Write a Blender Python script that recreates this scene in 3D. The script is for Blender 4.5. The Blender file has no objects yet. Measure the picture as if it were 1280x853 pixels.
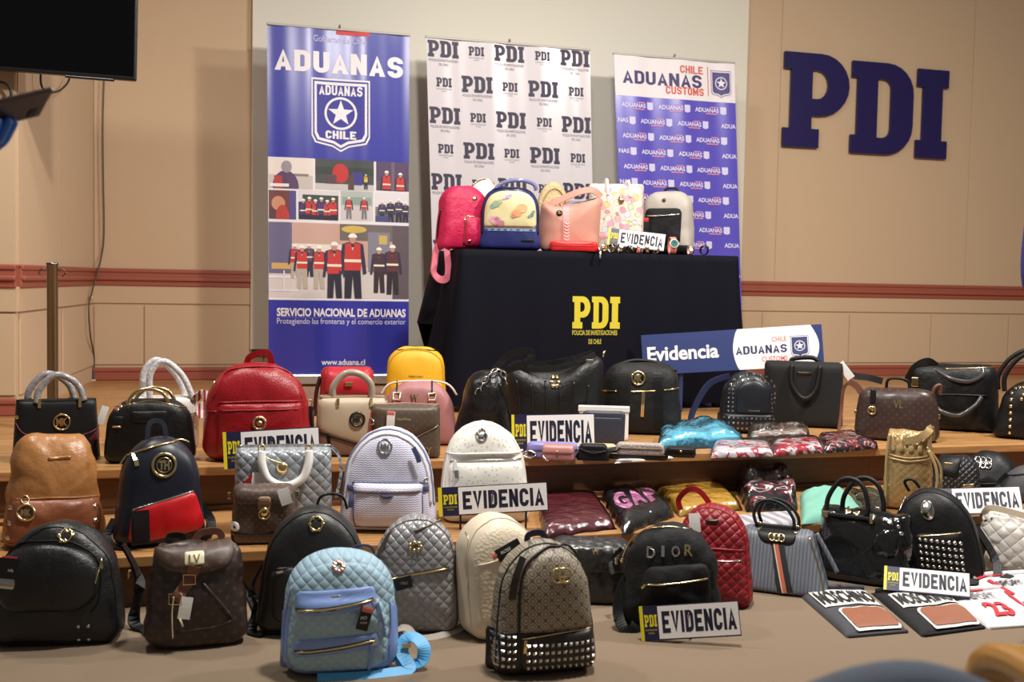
import bpy, bmesh, math, random
from mathutils import Vector, Matrix, noise
from mathutils.geometry import tessellate_polygon

scene = bpy.context.scene
C = scene.collection
rnd = random.Random(7)

# ------------------------------------------------------------------ camera
FPX, PSI, PHI, RHO = 1397.3, 0.2844, 0.05348, 0.01893
STAGE_Z, TREAD_Z, FLOOR_Z = 0.334, 0.167, 0.0
CAM = Vector((0, 0, 1.034))
Y_STAGE, Y_TREAD, Y_WALL = 4.214, 3.580, 7.763
_F = Vector((math.sin(PSI)*math.cos(PHI), math.cos(PSI)*math.cos(PHI), -math.sin(PHI)))
_R0 = Vector((math.cos(PSI), -math.sin(PSI), 0))
_U0 = _R0.cross(_F)
_R = _R0*math.cos(RHO) + _U0*math.sin(RHO)
_U = _U0*math.cos(RHO) - _R0*math.sin(RHO)
cd = bpy.data.cameras.new('camera')
cd.sensor_width = 36.0
cd.lens = FPX/1280*36.0
cd.clip_start = 0.05
cd.dof.use_dof = True
cd.dof.focus_distance = 4.5
cd.dof.aperture_fstop = 4.8
cam = bpy.data.objects.new('camera', cd)
C.objects.link(cam)
m = Matrix((_R, _U, -_F)).transposed().to_4x4()
m.translation = CAM
cam.matrix_world = m
scene.camera = cam

# ------------------------------------------------------------------ world, lights, exposure
scene.view_settings.view_transform = 'Standard'
scene.view_settings.look = 'None'
scene.view_settings.gamma = 1.0
scene.view_settings.exposure = 0.0
scene.view_settings.use_curve_mapping = False
w = bpy.data.worlds.new('room_air')
scene.world = w
w.use_nodes = True
w.node_tree.nodes['Background'].inputs[0].default_value = (1.0, 0.94, 0.86, 1)
w.node_tree.nodes['Background'].inputs[1].default_value = 0.15

def area(name, loc, target, power, size, col=(1, .95, .885), spread=180):
    l = bpy.data.lights.new(name, 'AREA')
    l.energy = power; l.size = size; l.color = col; l.shape = 'DISK'
    l.spread = math.radians(spread)
    o = bpy.data.objects.new(name, l); C.objects.link(o)
    o.location = loc
    o.rotation_euler = (Vector(target)-Vector(loc)).to_track_quat('-Z', 'Y').to_euler()
    return o
area('ceiling_lamp_light', (-0.6, 4.3, 3.4), (-0.5, 4.6, 0), 48, 0.30)
area('ceiling_lamp_light', (1.3, 3.0, 3.4), (1.5, 4.2, 0), 125, 0.34)
area('ceiling_lamp_light', (4.0, 3.6, 3.4), (3.8, 5.0, 0), 140, 0.30)
area('ceiling_lamp_light', (2.0, 5.6, 3.4), (2.2, 6.4, 0), 30, 0.30)

# ------------------------------------------------------------------ geometry of the photograph -> place
def ray(px, py):
    return _F + _R*((px-640)/FPX) - _U*((py-426.5)/FPX)
def atz(px, py, z):
    d = ray(px, py); return CAM + d*((z-CAM.z)/d.z)
def aty(px, py, Y):
    d = ray(px, py); return CAM + d*((Y-CAM.y)/d.y)
def upx(P):
    return (P-CAM).dot(_F)/FPX

# ------------------------------------------------------------------ materials
def lin(c):
    def f(v):
        v /= 255.0
        return v/12.92 if v <= .04045 else ((v+.055)/1.055)**2.4
    return (f(c[0]), f(c[1]), f(c[2]), 1.0)
class NT:
    def __init__(s, name):
        s.m = bpy.data.materials.new(name); s.m.use_nodes = True
        s.t = s.m.node_tree; s.t.nodes.clear()
        s.out = s.t.nodes.new('ShaderNodeOutputMaterial')
    def n(s, typ, **kw):
        o = s.t.nodes.new('ShaderNode'+typ)
        for k, v in kw.items(): setattr(o, k, v)
        return o
    def put(s, sock, v):
        if isinstance(v, bpy.types.NodeSocket): s.t.links.new(v, sock)
        else: sock.default_value = v
    def math(s, op, a, b=0.0, c=0.0):
        o = s.n('Math', operation=op)
        s.put(o.inputs[0], a); s.put(o.inputs[1], b)
        if op in ('MULTIPLY_ADD', 'COMPARE'): s.put(o.inputs[2], c)
        return o.outputs[0]
    def mix(s, f, a, b):
        o = s.n('Mix', data_type='RGBA')
        s.put(o.inputs[0], f); s.put(o.inputs[6], a); s.put(o.inputs[7], b)
        return o.outputs[2]
    def coords(s):
        tc = s.n('TexCoord'); se = s.n('SeparateXYZ')
        s.t.links.new(tc.outputs['Object'], se.inputs[0])
        return tc.outputs['Object'], se.outputs[0], se.outputs[1], se.outputs[2]
    def noise(s, vec, scale, detail=2.0, rough=.5):
        o = s.n('TexNoise'); s.put(o.inputs['Vector'], vec)
        o.inputs['Scale'].default_value = scale; o.inputs['Detail'].default_value = detail
        o.inputs['Roughness'].default_value = rough
        return o.outputs['Fac']
    def vor(s, vec, scale, feature='F1', out='Distance'):
        o = s.n('TexVoronoi', feature=feature); s.put(o.inputs['Vector'], vec)
        o.inputs['Scale'].default_value = scale
        return o.outputs[out]
MATS = {}
def M(name, col, rough=.5, metal=0.0, pat=None, s=.03, col2=None, st=.4, grain=0.0, gs=350., var=0.0, coat=0.0, sheen=0.0, spec=.5):
    """procedural material: plain colour + optional pattern (pat), fine grain bump, colour variation"""
    if name in MATS: return MATS[name]
    T = NT(name); b = T.n('BsdfPrincipled'); T.t.links.new(b.outputs[0], T.out.inputs[0])
    vec, x, y, z = T.coords()
    c = lin(col); c2 = lin(col2) if col2 else c
    base = c; h = None
    if pat == 'quilt':
        a = T.math('MULTIPLY', T.math('ADD', x, z), math.pi/s); d = T.math('MULTIPLY', T.math('SUBTRACT', x, z), math.pi/s)
        sa = T.math('ABSOLUTE', T.math('SINE', a)); sd = T.math('ABSOLUTE', T.math('SINE', d))
        h = T.math('POWER', T.math('MULTIPLY', sa, sd), .45)
    elif pat == 'mono':       # scattered marks on a diagonal grid
        a = T.math('MULTIPLY', T.math('ADD', x, z), math.pi/s); d = T.math('MULTIPLY', T.math('SUBTRACT', x, z), math.pi/s)
        p = T.math('MULTIPLY', T.math('ABSOLUTE', T.math('SINE', a)), T.math('ABSOLUTE', T.math('SINE', d)))
        k = T.math('GREATER_THAN', T.math('ADD', p, T.math('MULTIPLY', T.noise(vec, 1.2/s), .35)), .98)
        base = T.mix(T.math('MULTIPLY', k, st), c, c2)
    elif pat == 'lattice':    # interlocking rounds in a diamond lattice
        a = T.math('MULTIPLY', T.math('ADD', x, z), math.pi/s); d = T.math('MULTIPLY', T.math('SUBTRACT', x, z), math.pi/s)
        p = T.math('MULTIPLY', T.math('ABSOLUTE', T.math('SINE', a)), T.math('ABSOLUTE', T.math('SINE', d)))
        k1 = T.math('LESS_THAN', p, .16)
        k2 = T.math('COMPARE', p, .72, .10)
        base = T.mix(T.math('MULTIPLY', T.math('MAXIMUM', k1, k2), st), c, c2)
    elif pat == 'weave':
        a = T.math('SINE', T.math('MULTIPLY', T.math('ADD', z, T.math('MULTIPLY', T.math('PINGPONG', x, s), .5)), 2*math.pi/s))
        h = a
        base = T.mix(T.math('MULTIPLY', T.math('GREATER_THAN', a, .2), st), c, c2)
    elif pat == 'stripe':
        a = T.math('SINE', T.math('MULTIPLY', x, 2*math.pi/s))
        base = T.mix(T.math('MULTIPLY', T.math('GREATER_THAN', a, .1), st), c, c2)
    elif pat == 'croc':
        o = T.n('TexBrick'); T.put(o.inputs['Vector'], None or T.vecxz(x, z)) if False else None
        h = T.vor(vec, 1/s, 'DISTANCE_TO_EDGE')
        h = T.math('MINIMUM', T.math('MULTIPLY', h, 4.0), 1.0)
    elif pat == 'pebble':
        h = T.vor(vec, 1/s)
    elif pat == 'dots':
        v = T.vor(vec, 1/s); base = T.mix(T.math('MULTIPLY', T.math('LESS_THAN', v, .30), st), c, c2)
    elif pat == 'cloth_marks':   # printed jumble
        n1 = T.noise(vec, 1/s, 1.0)
        r = T.n('ValToRGB'); T.put(r.inputs[0], n1); r.color_ramp.interpolation = 'CONSTANT'
        e = r.color_ramp.elements; e[0].color = c; e[1].position = .5; e[1].color = c2
        q = e.new(.58); q.color = (.75, .72, .70, 1)
        q = e.new(.64); q.color = c
        base = r.outputs[0]
    elif pat == 'floral':
        v = T.n('TexVoronoi', feature='F1'); T.put(v.inputs['Vector'], vec); v.inputs['Scale'].default_value = 1/s
        r = T.n('ValToRGB'); se = T.n('SeparateColor'); T.t.links.new(v.outputs['Color'], se.inputs[0]); T.t.links.new(se.outputs[0], r.inputs[0])
        r.color_ramp.interpolation = 'CONSTANT'
        e = r.color_ramp.elements; e[0].color = lin((240, 170, 185)); e[1].position = .3; e[1].color = lin((205, 215, 225))
        for p_, q_ in ((.45, (245, 205, 130)), (.6, (225, 150, 170)), (.75, (200, 215, 180)), (.88, (235, 225, 220))):
            q = e.new(p_); q.color = lin(q_)
        wob = T.math('ADD', v.outputs['Distance'], T.math('MULTIPLY', T.noise(vec, 2.6/s), .45))
        base = T.mix(T.math('LESS_THAN', wob, .66), c, r.outputs[0])
        base = T.mix(T.math('MULTIPLY', T.math('COMPARE', wob, .67, .03), .7), base, lin((120, 90, 85)))
    elif pat == 'crinkle':
        h = T.noise(vec, 1/s, 4.0, .6)
    elif pat == 'wood':
        br = T.n('TexBrick'); T.put(br.inputs['Vector'], vec)
        br.offset = .37; br.inputs['Scale'].default_value = 1.0
        br.inputs['Brick Width'].default_value = 1.1; br.inputs['Row Height'].default_value = s
        br.inputs['Mortar Size'].default_value = .0012; br.inputs['Bias'].default_value = -.1
        br.inputs['Color1'].default_value = c; br.inputs['Color2'].default_value = c2
        br.inputs['Mortar'].default_value = [v*.35 for v in c[:3]]+[1]
        mp = T.n('Mapping'); T.put(mp.inputs[0], vec); mp.inputs['Scale'].default_value = (2.2, 30, 30)
        g = T.noise(mp.outputs[0], 3.0, 4.0, .6)
        dark = T.n('Mix', data_type='RGBA', blend_type='MULTIPLY'); dark.inputs[0].default_value = .55
        T.put(dark.inputs[6], br.outputs[0])
        rr = T.n('ValToRGB'); T.put(rr.inputs[0], g); rr.color_ramp.elements[0].position = .3; rr.color_ramp.elements[0].color = (.45, .40, .36, 1)
        rr.color_ramp.elements[1].position = .65; rr.color_ramp.elements[1].color = (1, 1, 1, 1)
        T.put(dark.inputs[7], rr.outputs[0]); base = dark.outputs[2]
    elif pat == 'carpet':
        n1 = T.noise(vec, 900., 2.0); n2 = T.noise(vec, 3.0, 3.0)
        base = T.mix(T.math('MULTIPLY_ADD', n1, 1.1, -.25), c, c2)
        base = T.mix(T.math('MULTIPLY', n2, .25), base, [v*.75 for v in c[:3]]+[1])
        h = n1
    if var:
        nv = T.noise(vec, 14., 3.0)
        base = T.mix(T.math('MULTIPLY_ADD', nv, 2*var, -.5*var), base, [v*.45 for v in c[:3]]+[1])
    T.put(b.inputs['Base Color'], base)
    b.inputs['Roughness'].default_value = rough; b.inputs['Metallic'].default_value = metal
    b.inputs['Coat Weight'].default_value = coat; b.inputs['Coat Roughness'].default_value = .12
    b.inputs['Sheen Weight'].default_value = sheen; b.inputs['Specular IOR Level'].default_value = spec
    nrm = None
    if h is not None:
        bp = T.n('Bump'); bp.inputs['Strength'].default_value = st if pat not in ('weave',) else .3
        bp.inputs['Distance'].default_value = {'quilt': s*.22, 'pebble': s*.35, 'croc': s*.2, 'crinkle': s*.35, 'weave': s*.2, 'carpet': .003}.get(pat, .002)
        T.put(bp.inputs['Height'], h); nrm = bp.outputs[0]
    if grain:
        g = T.noise(vec, gs, 3.0)
        bp = T.n('Bump'); bp.inputs['Strength'].default_value = grain; bp.inputs['Distance'].default_value = .002
        T.put(bp.inputs['Height'], g)
        if nrm is not None: T.put(bp.inputs['Normal'], nrm)
        nrm = bp.outputs[0]
    if nrm is not None: T.put(b.inputs['Normal'], nrm)
    MATS[name] = T.m
    return T.m
def M_attr(name='print_ink', rough=.55):
    if name in MATS: return MATS[name]
    T = NT(name); b = T.n('BsdfPrincipled'); T.t.links.new(b.outputs[0], T.out.inputs[0])
    a = T.n('Attribute', attribute_name='ink'); T.put(b.inputs['Base Color'], a.outputs['Color'])
    b.inputs['Roughness'].default_value = rough
    MATS[name] = T.m; return T.m
def M_clear(name='clear_plastic', tint=(235, 238, 240), gloss=.16):
    if name in MATS: return MATS[name]
    T = NT(name); vec, x, y, z = T.coords()
    tr = T.n('BsdfTransparent'); tr.inputs[0].default_value = lin(tint)
    gl = T.n('BsdfGlossy'); gl.inputs['Roughness'].default_value = .10
    bp = T.n('Bump'); bp.inputs['Strength'].default_value = .6; bp.inputs['Distance'].default_value = .012
    T.put(bp.inputs['Height'], T.noise(vec, 28., 3.0, .6)); T.put(gl.inputs['Normal'], bp.outputs[0])
    fr = T.n('Fresnel'); fr.inputs[0].default_value = 1.45; T.put(fr.inputs[1], bp.outputs[0])
    mx = T.n('MixShader'); T.put(mx.inputs[0], T.math('ADD', fr.outputs[0], gloss*.4))
    T.t.links.new(tr.outputs[0], mx.inputs[1]); T.t.links.new(gl.outputs[0], mx.inputs[2])
    T.t.links.new(mx.outputs[0], T.out.inputs[0])
    MATS[name] = T.m; return T.m

# ------------------------------------------------------------------ mesh helpers
def mk(name, verts, faces, mat=None, parent=None, smooth=True, kind=None):
    me = bpy.data.meshes.new(name)
    me.from_pydata([tuple(v) for v in verts], [], faces)
    if smooth: me.polygons.foreach_set('use_smooth', [True]*len(me.polygons))
    if mat: me.materials.append(mat)
    me.update()
    o = bpy.data.objects.new(name, me); C.objects.link(o)
    if parent: o.parent = parent
    if kind: o['kind'] = kind
    return o
def tag(o, label, cat, group=None, kind=None):
    o['label'] = label; o['category'] = cat
    if group: o['group'] = group
    if kind: o['kind'] = kind
    return o
def empty(name, loc, rz=0.0):
    o = bpy.data.objects.new(name, None); C.objects.link(o)
    o.location = loc; o.rotation_euler = (0, 0, rz); o.empty_display_size = .1
    return o
def struct(o): o['kind'] = 'structure'; return o
def boxm(x0, x1, y0, y1, z0, z1, bev=0.0):
    if bev <= 0:
        v = [(x, y, z) for x in (x0, x1) for y in (y0, y1) for z in (z0, z1)]
        f = [(0, 1, 3, 2), (4, 6, 7, 5), (0, 4, 5, 1), (2, 3, 7, 6), (0, 2, 6, 4), (1, 5, 7, 3)]
        return v, f
    bm = bmesh.new(); bmesh.ops.create_cube(bm, size=1.0)
    for q in bm.verts:
        q.co = Vector(((x0+x1)/2+q.co.x*(x1-x0), (y0+y1)/2+q.co.y*(y1-y0), (z0+z1)/2+q.co.z*(z1-z0)))
    bmesh.ops.bevel(bm, geom=list(bm.edges), offset=bev, segments=2, affect='EDGES', profile=.5)
    bm.verts.index_update()
    v = [q.co.copy() for q in bm.verts]; f = [[k.index for k in p.verts] for p in bm.faces]
    bm.free(); return v, f
def box(name, x0, x1, y0, y1, z0, z1, mat, parent=None, bev=0.0):
    v, f = boxm(x0, x1, y0, y1, z0, z1, bev)
    return mk(name, v, f, mat, parent, smooth=False)
def cr(pts, n=6, closed=False):
    pts = [Vector(p) for p in pts]; out = []
    k = len(pts)
    if k < 3: return pts
    for i in range(k if closed else k-1):
        g = (lambda j: pts[j % k]) if closed else (lambda j: pts[min(max(j, 0), k-1)])
        p0, p1, p2, p3 = g(i-1), g(i), g(i+1), g(i+2)
        for j in range(n):
            t = j/n
            out.append(.5*((2*p1)+(p2-p0)*t+(2*p0-5*p1+4*p2-p3)*t*t+(3*p1-p0-3*p2+p3)*t**3))
    if not closed: out.append(pts[-1])
    return out
def sweep(pts, section, closed=False, up=None):
    """sweep a closed 2-D section along pts; up fixes the section's v axis when given"""
    pts = [Vector(p) for p in pts]; n = len(pts); k = len(section); V = []; Fc = []
    prev = None
    for i, p in enumerate(pts):
        a = pts[(i-1) % n] if (closed or i > 0) else p
        b = pts[(i+1) % n] if (closed or i < n-1) else p
        t = (b-a); t = t.normalized() if t.length > 1e-9 else Vector((1, 0, 0))
        if up is not None:
            v = Vector(up) - t*t.dot(Vector(up))
            if v.length < 1e-4: v = Vector((1, 0, 0))
            v.normalize()
        else:
            if prev is None:
                q = Vector((0, 0, 1)) if abs(t.z) < .9 else Vector((0, 1, 0))
                v = (q - t*t.dot(q)).normalized()
            else:
                v = prev - t*t.dot(prev)
                v = v.normalized() if v.length > 1e-6 else prev
        prev = v; uu = v.cross(t)
        for (su, sv) in section: V.append(p+uu*su+v*sv)
    m_ = n if closed else n-1
    for i in range(m_):
        for j in range(k):
            a = i*k+j; b = i*k+(j+1) % k; c_ = ((i+1) % n)*k+(j+1) % k; d = ((i+1) % n)*k+j
            Fc.append((a, b, c_, d))
    if not closed:
        Fc.append(tuple(range(k-1, -1, -1))); Fc.append(tuple((n-1)*k+j for j in range(k)))
    return V, Fc
def circ(r, n=8): return [(r*math.cos(2*math.pi*i/n), r*math.sin(2*math.pi*i/n)) for i in range(n)]
def flat(w, t): return [(-w/2, -t/2), (w/2, -t/2), (w/2, t/2), (-w/2, t/2)]
def tube(name, pts, r, mat, parent=None, closed=False, n=8, sm=5):
    V, Fc = sweep(cr(pts, sm, closed) if sm else pts, circ(r, n), closed)
    return mk(name, V, Fc, mat, parent)
def strapm(name, pts, w, t, mat, parent=None, up=None, closed=False, sm=6):
    V, Fc = sweep(cr(pts, sm, closed) if sm else pts, flat(w, t), closed, up)
    return mk(name, V, Fc, mat, parent, smooth=False)
def joinm(lst):
    V = []; Fc = []
    for v, f in lst:
        o = len(V); V += list(v); Fc += [tuple(i+o for i in q) for q in f]
    return V, Fc
def lathe(profile, n=24, c=(0, 0, 0)):
    V = []; Fc = []; k = len(profile)
    for i in range(n):
        a = 2*math.pi*i/n
        for r, z in profile: V.append((c[0]+r*math.cos(a), c[1]+r*math.sin(a), c[2]+z))
    for i in range(n):
        for j in range(k-1):
            Fc.append((i*k+j, ((i+1) % n)*k+j, ((i+1) % n)*k+j+1, i*k+j+1))
    return V, Fc
def rpoly(P, n=6):
    """polygon with rounded corners: P = [(x, z, r)]"""
    out = []; k = len(P)
    for i in range(k):
        p = Vector(P[i][:2]); r = P[i][2] if len(P[i]) > 2 else 0
        a = Vector(P[i-1][:2]); b = Vector(P[(i+1) % k][:2])
        if r <= 0: out.append(p); continue
        da = min(r, (a-p).length*.499); db = min(r, (b-p).length*.499)
        q0 = p+(a-p).normalized()*da; q2 = p+(b-p).normalized()*db
        for j in range(n+1):
            t = j/n; c_ = .45
            c1 = q0+(p-q0)*(1-c_*1.0); c2 = q2+(p-q2)*(1-c_*1.0)
            out.append(q0*(1-t)**3+3*c1*t*(1-t)**2+3*c2*t*t*(1-t)+q2*t**3)
    return out
def resample(poly, n):
    k = len(poly); L = [0.0]
    for i in range(k): L.append(L[-1]+(poly[(i+1) % k]-poly[i]).length)
    out = []; j = 0
    for i in range(n):
        d = L[-1]*i/n
        while L[j+1] < d: j += 1
        t = (d-L[j])/max(1e-9, L[j+1]-L[j])
        out.append(poly[j].lerp(poly[(j+1) % k], t))
    return out

# ------------------------------------------------------------------ lettering
_TX = {}
def text2d(s, bold=0.0):
    """flat triangulated text: bbox-normalised to (0..aspect, 0..1)"""
    key = (s, bold)
    if key in _TX: return _TX[key]
    cu = bpy.data.curves.new('txt', 'FONT'); cu.body = s; cu.offset = bold; cu.resolution_u = 3; cu.fill_mode = 'FRONT'
    ob = bpy.data.objects.new('txt', cu); C.objects.link(ob)
    dg = bpy.context.evaluated_depsgraph_get()
    me = bpy.data.meshes.new_from_object(ob.evaluated_get(dg))
    V = [(v.co.x, v.co.y) for v in me.vertices]; Fc = [tuple(p.vertices) for p in me.polygons]
    bpy.data.objects.remove(ob); bpy.data.curves.remove(cu); bpy.data.meshes.remove(me)
    x0 = min(v[0] for v in V); x1 = max(v[0] for v in V); y0 = min(v[1] for v in V); y1 = max(v[1] for v in V)
    h = y1-y0
    V = [((v[0]-x0)/h, (v[1]-y0)/h) for v in V]
    _TX[key] = (V, Fc, (x1-x0)/h); return _TX[key]
def arc(cx, cy, r, a0, a1, n=8, ry=None):
    ry = ry or r
    return [(cx+r*math.cos(math.radians(a0+(a1-a0)*i/n)), cy+ry*math.sin(math.radians(a0+(a1-a0)*i/n))) for i in range(n+1)]
SLAB = {
 'P': ([[(0, 1)]+arc(.42, .67, .33, 90, -90, 12)+[(.32, .34), (.32, .2), (.41, .2), (.41, 0), (0, 0), (0, .2), (.08, .2), (.08, .82), (0, .82)],
        [(.32, .82)]+arc(.38, .67, .13, 90, -90, 8, .15)+[(.32, .52)]], .75),
 'D': ([[(0, 1)]+arc(.42, .68, .33, 90, 0, 6, .32)+arc(.42, .32, .33, 0, -90, 6, .32)+[(0, 0), (0, .2), (.07, .2), (.07, .82), (0, .82)],
        [(.31, .82)]+arc(.37, .72, .11, 90, 0, 4, .1)+arc(.37, .28, .11, 0, -90, 4, .1)+[(.31, .18)]], .75),
 'I': ([[(0, 1), (.42, 1), (.42, .8), (.34, .8), (.34, .2), (.42, .2), (.42, 0), (0, 0), (0, .2), (.08, .2), (.08, .8), (0, .8)]], .42),
}
def _ar(cx, cy, rx, ry, a0, a1, n=8): return arc(cx, cy, rx, a0, a1, n, ry)
def heavy2d(txt, s=.21, wl=.60, gap=.10):
    """heavy condensed capitals drawn as strokes; returns verts, faces, aspect (height 1)"""
    key = ('heavy', txt, s, wl)
    if key in _TX: return _TX[key]
    h = s/2; t = 1-h; r = wl-h; k = min(.30, (wl-s)/2); m = wl/2
    D = {'E': [[(r+h, h), (h, h), (h, t), (r+h, t)], [(h, .5), (r, .5)]], 'L': [[(h, 1), (h, h), (r+h, h)]], 'I': [[(h, 0), (h, 1)]], 'H': [[(h, 0), (h, 1)], [(r, 0), (r, 1)], [(h, .5), (r, .5)]], 'T': [[(0, t), (wl, t)], [(m, 0), (m, 1)]],
         'V': [[(h*.9, 1.02), (m, .0), (wl-h*.9, 1.02)]], 'A': [[(h*.85, -.02), (m, 1.0), (wl-h*.85, -.02)], [(.16, .28), (wl-.16, .28)]], 'N': [[(h, 0), (h, 1)], [(r, 0), (r, 1)], [(h, 1), (r, 0)]],
         'D': [[(h, h), (h, t), (r-k, t)]+_ar(r-k, t-k, k, k, 90, 0)+_ar(r-k, h+k, k, k, 0, -90)+[(h, h)]], 'U': [[(h, 1), (h, h+k)]+_ar(h+k, h+k, k, k, 180, 270)+_ar(r-k, h+k, k, k, 270, 360)+[(r, 1)]],
         'C': [[(r, .66)]+_ar(r-k, t-k, k, k, 0, 90)+_ar(h+k, t-k, k, k, 90, 180)+_ar(h+k, h+k, k, k, 180, 270)+_ar(r-k, h+k, k, k, 270, 360)+[(r, .34)]],
         'O': [_ar(r-k, t-k, k, k, 0, 90)+_ar(h+k, t-k, k, k, 90, 180)+_ar(h+k, h+k, k, k, 180, 270)+_ar(r-k, h+k, k, k, 270, 360)+[(r, t-k)]],
         'S': [[(r, .70)]+_ar(r-k, t-k*.8, k, k*.8, 0, 90)+_ar(h+k, t-k, k, k, 90, 180)+_ar(h+k, .5+k*.8, k, k*.8, 180, 270)+_ar(r-k, .5-k*.8, k, k*.8, 90, 0)+_ar(r-k, h+k, k, k, 0, -90)+_ar(h+k, h+k*.8, k, k*.8, 270, 180)+[(h, .30)]],
         'M': [[(h, 0), (h, 1)], [(r+.14, 0), (r+.14, 1)], [(h, 1), (m+.07, .25), (r+.14, 1)]]}
    V = []; Fc = []; x = 0
    for ch in txt:
        if ch == ' ': x += .35; continue
        for path in D[ch]:
            P_ = [Vector(p) for p in path]; P_ = [p for i, p in enumerate(P_) if i == 0 or (p-P_[i-1]).length > 1e-5]; n = len(P_); o = len(V)
            for i, p in enumerate(P_):
                d0 = (p-P_[i-1]).normalized() if i else None; d1 = (P_[i+1]-p).normalized() if i < n-1 else None
                if (P_[0]-P_[-1]).length < 1e-5 and i in (0, n-1): d0 = (P_[-1]-P_[-2]).normalized(); d1 = (P_[1]-P_[0]).normalized()
                d0 = d0 or d1; d1 = d1 or d0
                n0 = Vector((-d0.y, d0.x)); n1 = Vector((-d1.y, d1.x)); b = (n0+n1); b = b.normalized() if b.length > 1e-4 else n0
                L_ = h/max(.35, b.dot(n0))
                for sg in (1, -1): q = p+b*L_*sg; V.append((x+q.x, min(1, max(0, q.y))))
            Fc += [(o+2*i, o+2*i+1, o+2*i+3, o+2*i+2) for i in range(n-1)]
        x += (s if ch == 'I' else wl+.14 if ch == 'M' else wl)+gap
    _TX[key] = (V, Fc, x-gap); return _TX[key]
def tess(loops):
    V = [p for l in loops for p in l]
    tr = tessellate_polygon([[Vector((p[0], p[1], 0)) for p in l] for l in loops])
    return V, [tuple(t) for t in tr]
def slab_word():
    if 'w' in SLAB: return SLAB['w']
    V = []; Fc = []; x = 0
    for ch in 'PDI':
        v, f = tess(SLAB[ch][0]); o = len(V)
        V += [(p[0]+x, p[1]) for p in v]; Fc += [tuple(i+o for i in t) for t in f]
        x += SLAB[ch][1]+.07
    SLAB['w'] = (V, Fc, x-.07); return SLAB['w']
STAR = [((.5 if i % 2 == 0 else .2)*math.sin(math.pi*i/5), (.5 if i % 2 == 0 else .2)*math.cos(math.pi*i/5)) for i in range(10)]
def shield_loops(k):
    return [(-.42*k, .5*k), (.42*k, .5*k), (.42*k, -.32*k), (.37*k, -.42*k), (.12*k, -.47*k), (0, -.54*k), (-.12*k, -.47*k), (-.37*k, -.42*k), (-.42*k, -.32*k)]
class Ink:
    """flat print on a surface: collects coloured polygons given in (x, z), drops them on f(x, z) -> point"""
    def __init__(s, f, mx=0.0): s.f = f; s.V = []; s.F = []; s.c = []; s.mx = mx
    def tri(s, V, Fc, col, dx=0, dz=0, sx=1, sz=1, lift=0.0, shear=0.0):
        if s.mx:      # cut long faces so the print follows a curved surface
            V = list(V); Q = []
            st_ = [tuple(t) for t in Fc]
            while st_:
                t = st_.pop()
                if len(t) > 3:
                    st_ += [(t[0], t[i], t[i+1]) for i in range(1, len(t)-1)]; continue
                e = max(range(3), key=lambda i: abs(V[t[i]][0]-V[t[i-1]][0]))
                a, b, c_ = t[e-1], t[e], t[e-2]
                if abs(V[a][0]-V[b][0])*sx > s.mx:
                    V.append(((V[a][0]+V[b][0])/2, (V[a][1]+V[b][1])/2)); k = len(V)-1
                    st_ += [(a, k, c_), (k, b, c_)]
                else: Q.append(t)
            Fc = Q
        o = len(s.V)
        for p in V:
            x = dx+p[0]*sx; z = dz+p[1]*sz+shear*p[0]*sx
            s.V.append(s.f(x, z, lift))
        for t in Fc: s.F.append(tuple(i+o for i in t)); s.c.append(col)
    def text(s, t, cx, z0, wd, h, col, bold=.0, lift=.0012):
        V, Fc, a = text2d(t, bold); s.tri(V, Fc, col, cx-wd/2, z0, wd/a, h, lift)
    def heavy(s, t, cx, z0, wd, h, col, lift=.0012, st=.21):
        V, Fc, a = heavy2d(t, st); s.tri(V, Fc, col, cx-wd/2, z0, wd/a, h, lift)
    def slab(s, cx, z0, wd, h, col, lift=.0012):
        V, Fc, a = slab_word(); s.tri(V, Fc, col, cx-wd/2, z0, wd/a, h, lift)
    def poly(s, loops, col, dx=0, dz=0, sx=1, sz=1, lift=.0008):
        V, Fc = tess(loops); s.tri(V, Fc, col, dx, dz, sx, sz, lift)
    def rect(s, x0, x1, z0, z1, col, lift=.0006, nx=1):
        for i in range(nx):
            a = x0+(x1-x0)*i/nx; b = x0+(x1-x0)*(i+1)/nx
            s.tri([(a, z0), (b, z0), (b, z1), (a, z1)], [(0, 1, 2, 3)], col, lift=lift)
    def shield(s, cx, cz, h, fg, bg, words=True, lift=.001):
        s.poly([shield_loops(1.0)], fg, cx, cz, h, h, lift); s.poly([shield_loops(.95)], bg, cx, cz, h, h, lift+.0004)
        s.poly([shield_loops(.90)], fg, cx, cz, h, h, lift+.0008); s.poly([shield_loops(.82)], bg, cx, cz, h, h, lift+.0012)
        ci = [(.235*math.cos(i*math.pi/12), .235*math.sin(i*math.pi/12)) for i in range(24)]
        s.poly([ci], fg, cx, cz+.01*h, h, h, lift+.0016); s.poly([[(a*.86, b*.86) for a, b in ci]], bg, cx, cz+.01*h, h, h, lift+.002)
        s.poly([STAR], fg, cx, cz+.01*h, h*.38, h*.38, lift+.0024)
        if words:
            s.heavy('ADUANAS', cx, cz+.265*h, h*.62, h*.14, fg, lift+.0024, .2); s.heavy('CHILE', cx, cz-.355*h, h*.44, h*.115, fg, lift+.0024, .22)
    def build(s, name, parent, mat=None):
        me = bpy.data.meshes.new(name); me.from_pydata([tuple(v) for v in s.V], [], s.F)
        at = me.color_attributes.new('ink', 'FLOAT_COLOR', 'CORNER')
        data = []
        for p, col in zip(me.polygons, s.c):
            data += list(lin(col))*p.loop_total
        at.data.foreach_set('color', data)
        me.materials.append(mat or M_attr()); me.update()
        o = bpy.data.objects.new(name, me); C.objects.link(o); o.parent = parent
        return o
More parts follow.
